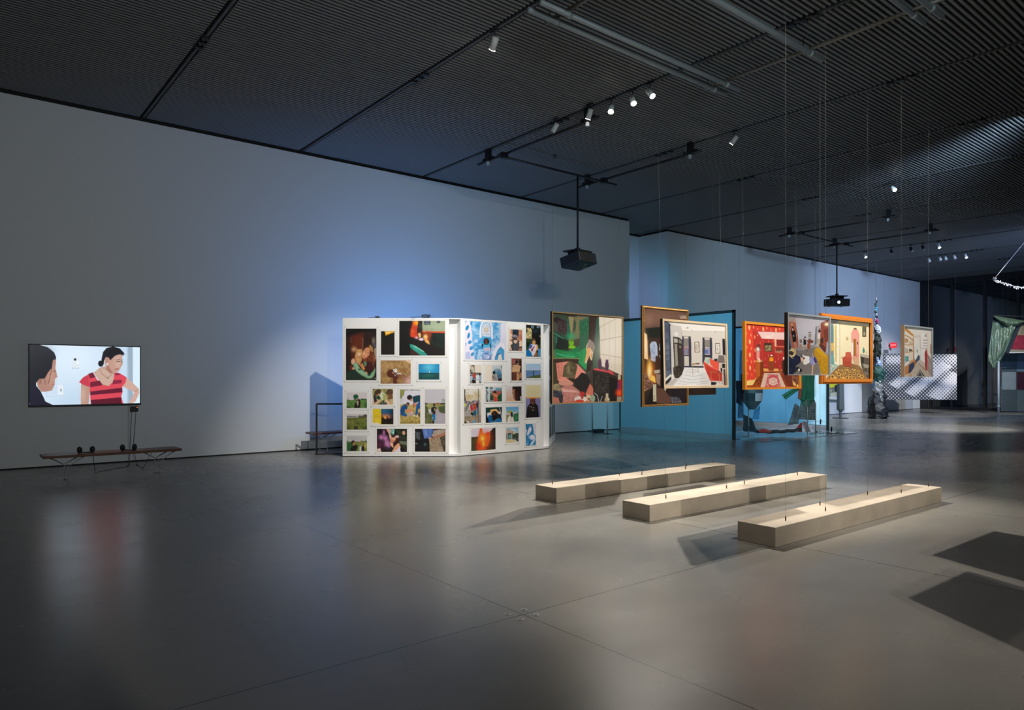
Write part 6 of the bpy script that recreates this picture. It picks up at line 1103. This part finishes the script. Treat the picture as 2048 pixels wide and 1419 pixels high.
# ------------------------------------------------------------------ green tarp sculpture, painting and patchwork at the right
f = 19.3
TARP = mat('green_tarp', (.105, .165, .105), .35, noise=(3.5, .6), bump=(14, .5))
t = thing('draped_tarp', 'green crinkled tarpaulin draped from a dark bar at the right edge', 'tarp', D(f, 1997, 828))
def tarp1(u, v):
    L = [(1987, 631), (1982, 670), (1977, 705), (1976, 722), (1984, 735)]; R_ = [(2034, 644), (2024, 672), (2012, 700), (2003, 718), (1990, 735)]
    k = min(3.999, v * 4); i = int(k); w = k - i; l = [L[i][j] * (1 - w) + L[i + 1][j] * w for j in (0, 1)]; r = [R_[i][j] * (1 - w) + R_[i + 1][j] * w for j in (0, 1)]
    px = l[0] * (1 - u) + r[0] * u; py = l[1] * (1 - u) + r[1] * u + 14 * math.sin(math.pi * u) * (1 - v) ** 2 * (u > 0)
    return D(f + .05 * math.sin(u * 5 + v * 3) * (1 - .3 * v) + .012 * math.sin(u * 13 + v * 19 + 3 * math.sin(v * 7)) + .014 * math.sin(u * 23 - v * 14), px, py)
b = MB(); b.grid(tarp1, 26, 30); b.build('tarp_sheet', TARP, t, True)
def tarp2(u, v):
    px = 1987 + 66 * u; py = 630.5 + 11 * u + v * (16 * math.sin(math.pi * min(1, u * 1.05)) + 2); return D(f - .15 * math.sin(math.pi * v) - .04 * math.sin(u * 20), px, py)
b = MB(); b.grid(tarp2, 30, 8); b.build('top_fold', TARP, t, True)
b = MB(); b.tube([D(f + .1, 1988, 630), D(f + .1, 2075, 634)], .025, 8); b.build('dark_bar', DARKF, t)
b = MB(); b.tube([D(f + .2, 2041, 640), D(f + .2, 2012, 706)], .10, 4); b.build('slanted_bar', DARKF, t)
x, y, _ = D(f, 1997, 828); zt = D(f, 1997, 722)[2]
b = MB(); b.tube([(x, y, 0), (x, y, zt)], .04, 12); b.build('pole', mat('pale_pole', (.35, .42, .45), .4), t, True)
b = MB(); b.tube([(x, y, .3), (x, y, .37)], .055, 12); b.build('pole_collar', mat('pole_collar', (.25, .3, .32), .4), t, True)
p0, p1, p2, p3 = D(f + .6, 1987, 733), D(f + .6, 2003, 733), D(f + .6, 2001, 788), D(f + .6, 1988, 788)
fabric('brown_hanging', mat('dark_brown_cloth', (.03, .024, .022), .8), [p0, p1, p2, p3], t, .03)
f = 19.9
a, c, d_ = D(f, 2012, 648), D(f, 2072, 650), D(f, 2012, 704)
t = thing('colour_block_painting', 'painting of a beige and a dark red block beside the green tarp', 'painting', D(f, 2035, 704))
picture('canvas', a, c, d_, [(0, 0), (60, 0), (60, 56), (0, 56)], 60, 50, 'v 6c6858 8c8470; m 8c8468 746c58 12 0,0 60,0 60,22 0,22; m 94283a 7c2030 10 10,21 60,20 60,50 8,50; p a89c84 2,30 10,30 8,52 0,52; n .1 6', FRAMED, t, thick=.04)
b = MB(); b.tube([D(f - .05, 2011, 705), D(f - .05, 2073, 704)], .025, 6); b.build('bottom_edge', M['white_metal'], t)
for px in (2016, 2060):
    p = D(f + .04, px, 650); b = MB(); b.tube([p, (p[0], p[1], CEIL - .005)], .003, 5); b.build('hanging_wire', M['cable'], t)
f = 20.6
a, c, d_ = D(f, 2002, 708), D(f, 2072, 709), D(f, 2002, 822)
t = thing('patchwork_hanging', 'hanging patchwork of grey and maroon cloth squares below the red painting', 'textile', D(f, 2040, 822))
s = picture('cloth_sheet', a, c, d_, [(2002, 708), (2072, 709), (2072, 822), (2002, 822)], 70, 112, 'v 4c5c64 48545c; p 485860 2002,708 2032,708 2032,743 2002,743; p 64788c 2034,708 2072,708 2072,743 2034,743; p 8a989c 2004,743 2032,743 2032,779 2004,779; p 3c1c2c 2034,743 2072,743 2072,779 2034,779; p 4c585c 2002,780 2032,780 2032,822 2002,822; p 58686c 2034,780 2072,780 2072,822 2034,822; l 3c464a 1 2002,743 2072,743; l 3c464a 1 2002,779 2072,779; l 3c464a 1 2033,708 2033,822; n .12 5', PRINT, t, thick=.01)
for px in (2006, 2068):
    p = D(f, px, 708); b = MB(); b.tube([p, (p[0], p[1], CEIL - .005)], .003, 5); b.build('hanging_wire', M['cable'], t)

# rope and its glittering swag, top right
f = 16.0; A_ = D(f, 2075, 455); A_ = (A_[0], A_[1], CEIL - .005) 
t = thing('suspended_rope', 'pale rope slanting down to a glittering knotted swag at the upper right edge', 'rope', D(f, 1990, 556))
b = MB(); b.tube([D(f, 2076, 452.5), D(f, 2048, 485), D(f, 2010, 531), D(f, 1990, 555)], .012, 8); b.build('rope', mat('pale_rope', (.22, .22, .22), .6), t, True)
pts = [D(f, *q) for q in ((1988, 554), (1990, 560), (2003, 564), (2020, 570), (2036, 574), (2052, 577), (2075, 581))]
b = MB(); b.tube(pts, .014, 8); b.tube([(p[0], p[1] + .02, p[2] - .03 * math.sin(i)) for i, p in enumerate(pts)], .010, 6); b.build('swag_rope', mat('silver_rope', (.15, .15, .15), .4, .4), t, True)
rnd = random.Random(2); b = MB()
for i in range(60):
    u = rnd.random() * 5.99; k = int(u); w = u - k; p = Vector(pts[k]).lerp(Vector(pts[k + 1]), w) + Vector((rnd.uniform(-.04, .04), rnd.uniform(-.04, .04), rnd.uniform(-.06, .03))); b.ball(p, .014, .014, .026, 6, 4, .3, i)
b.build('foil_scraps', mat('foil', (.6, .6, .62), .2, .7), t)
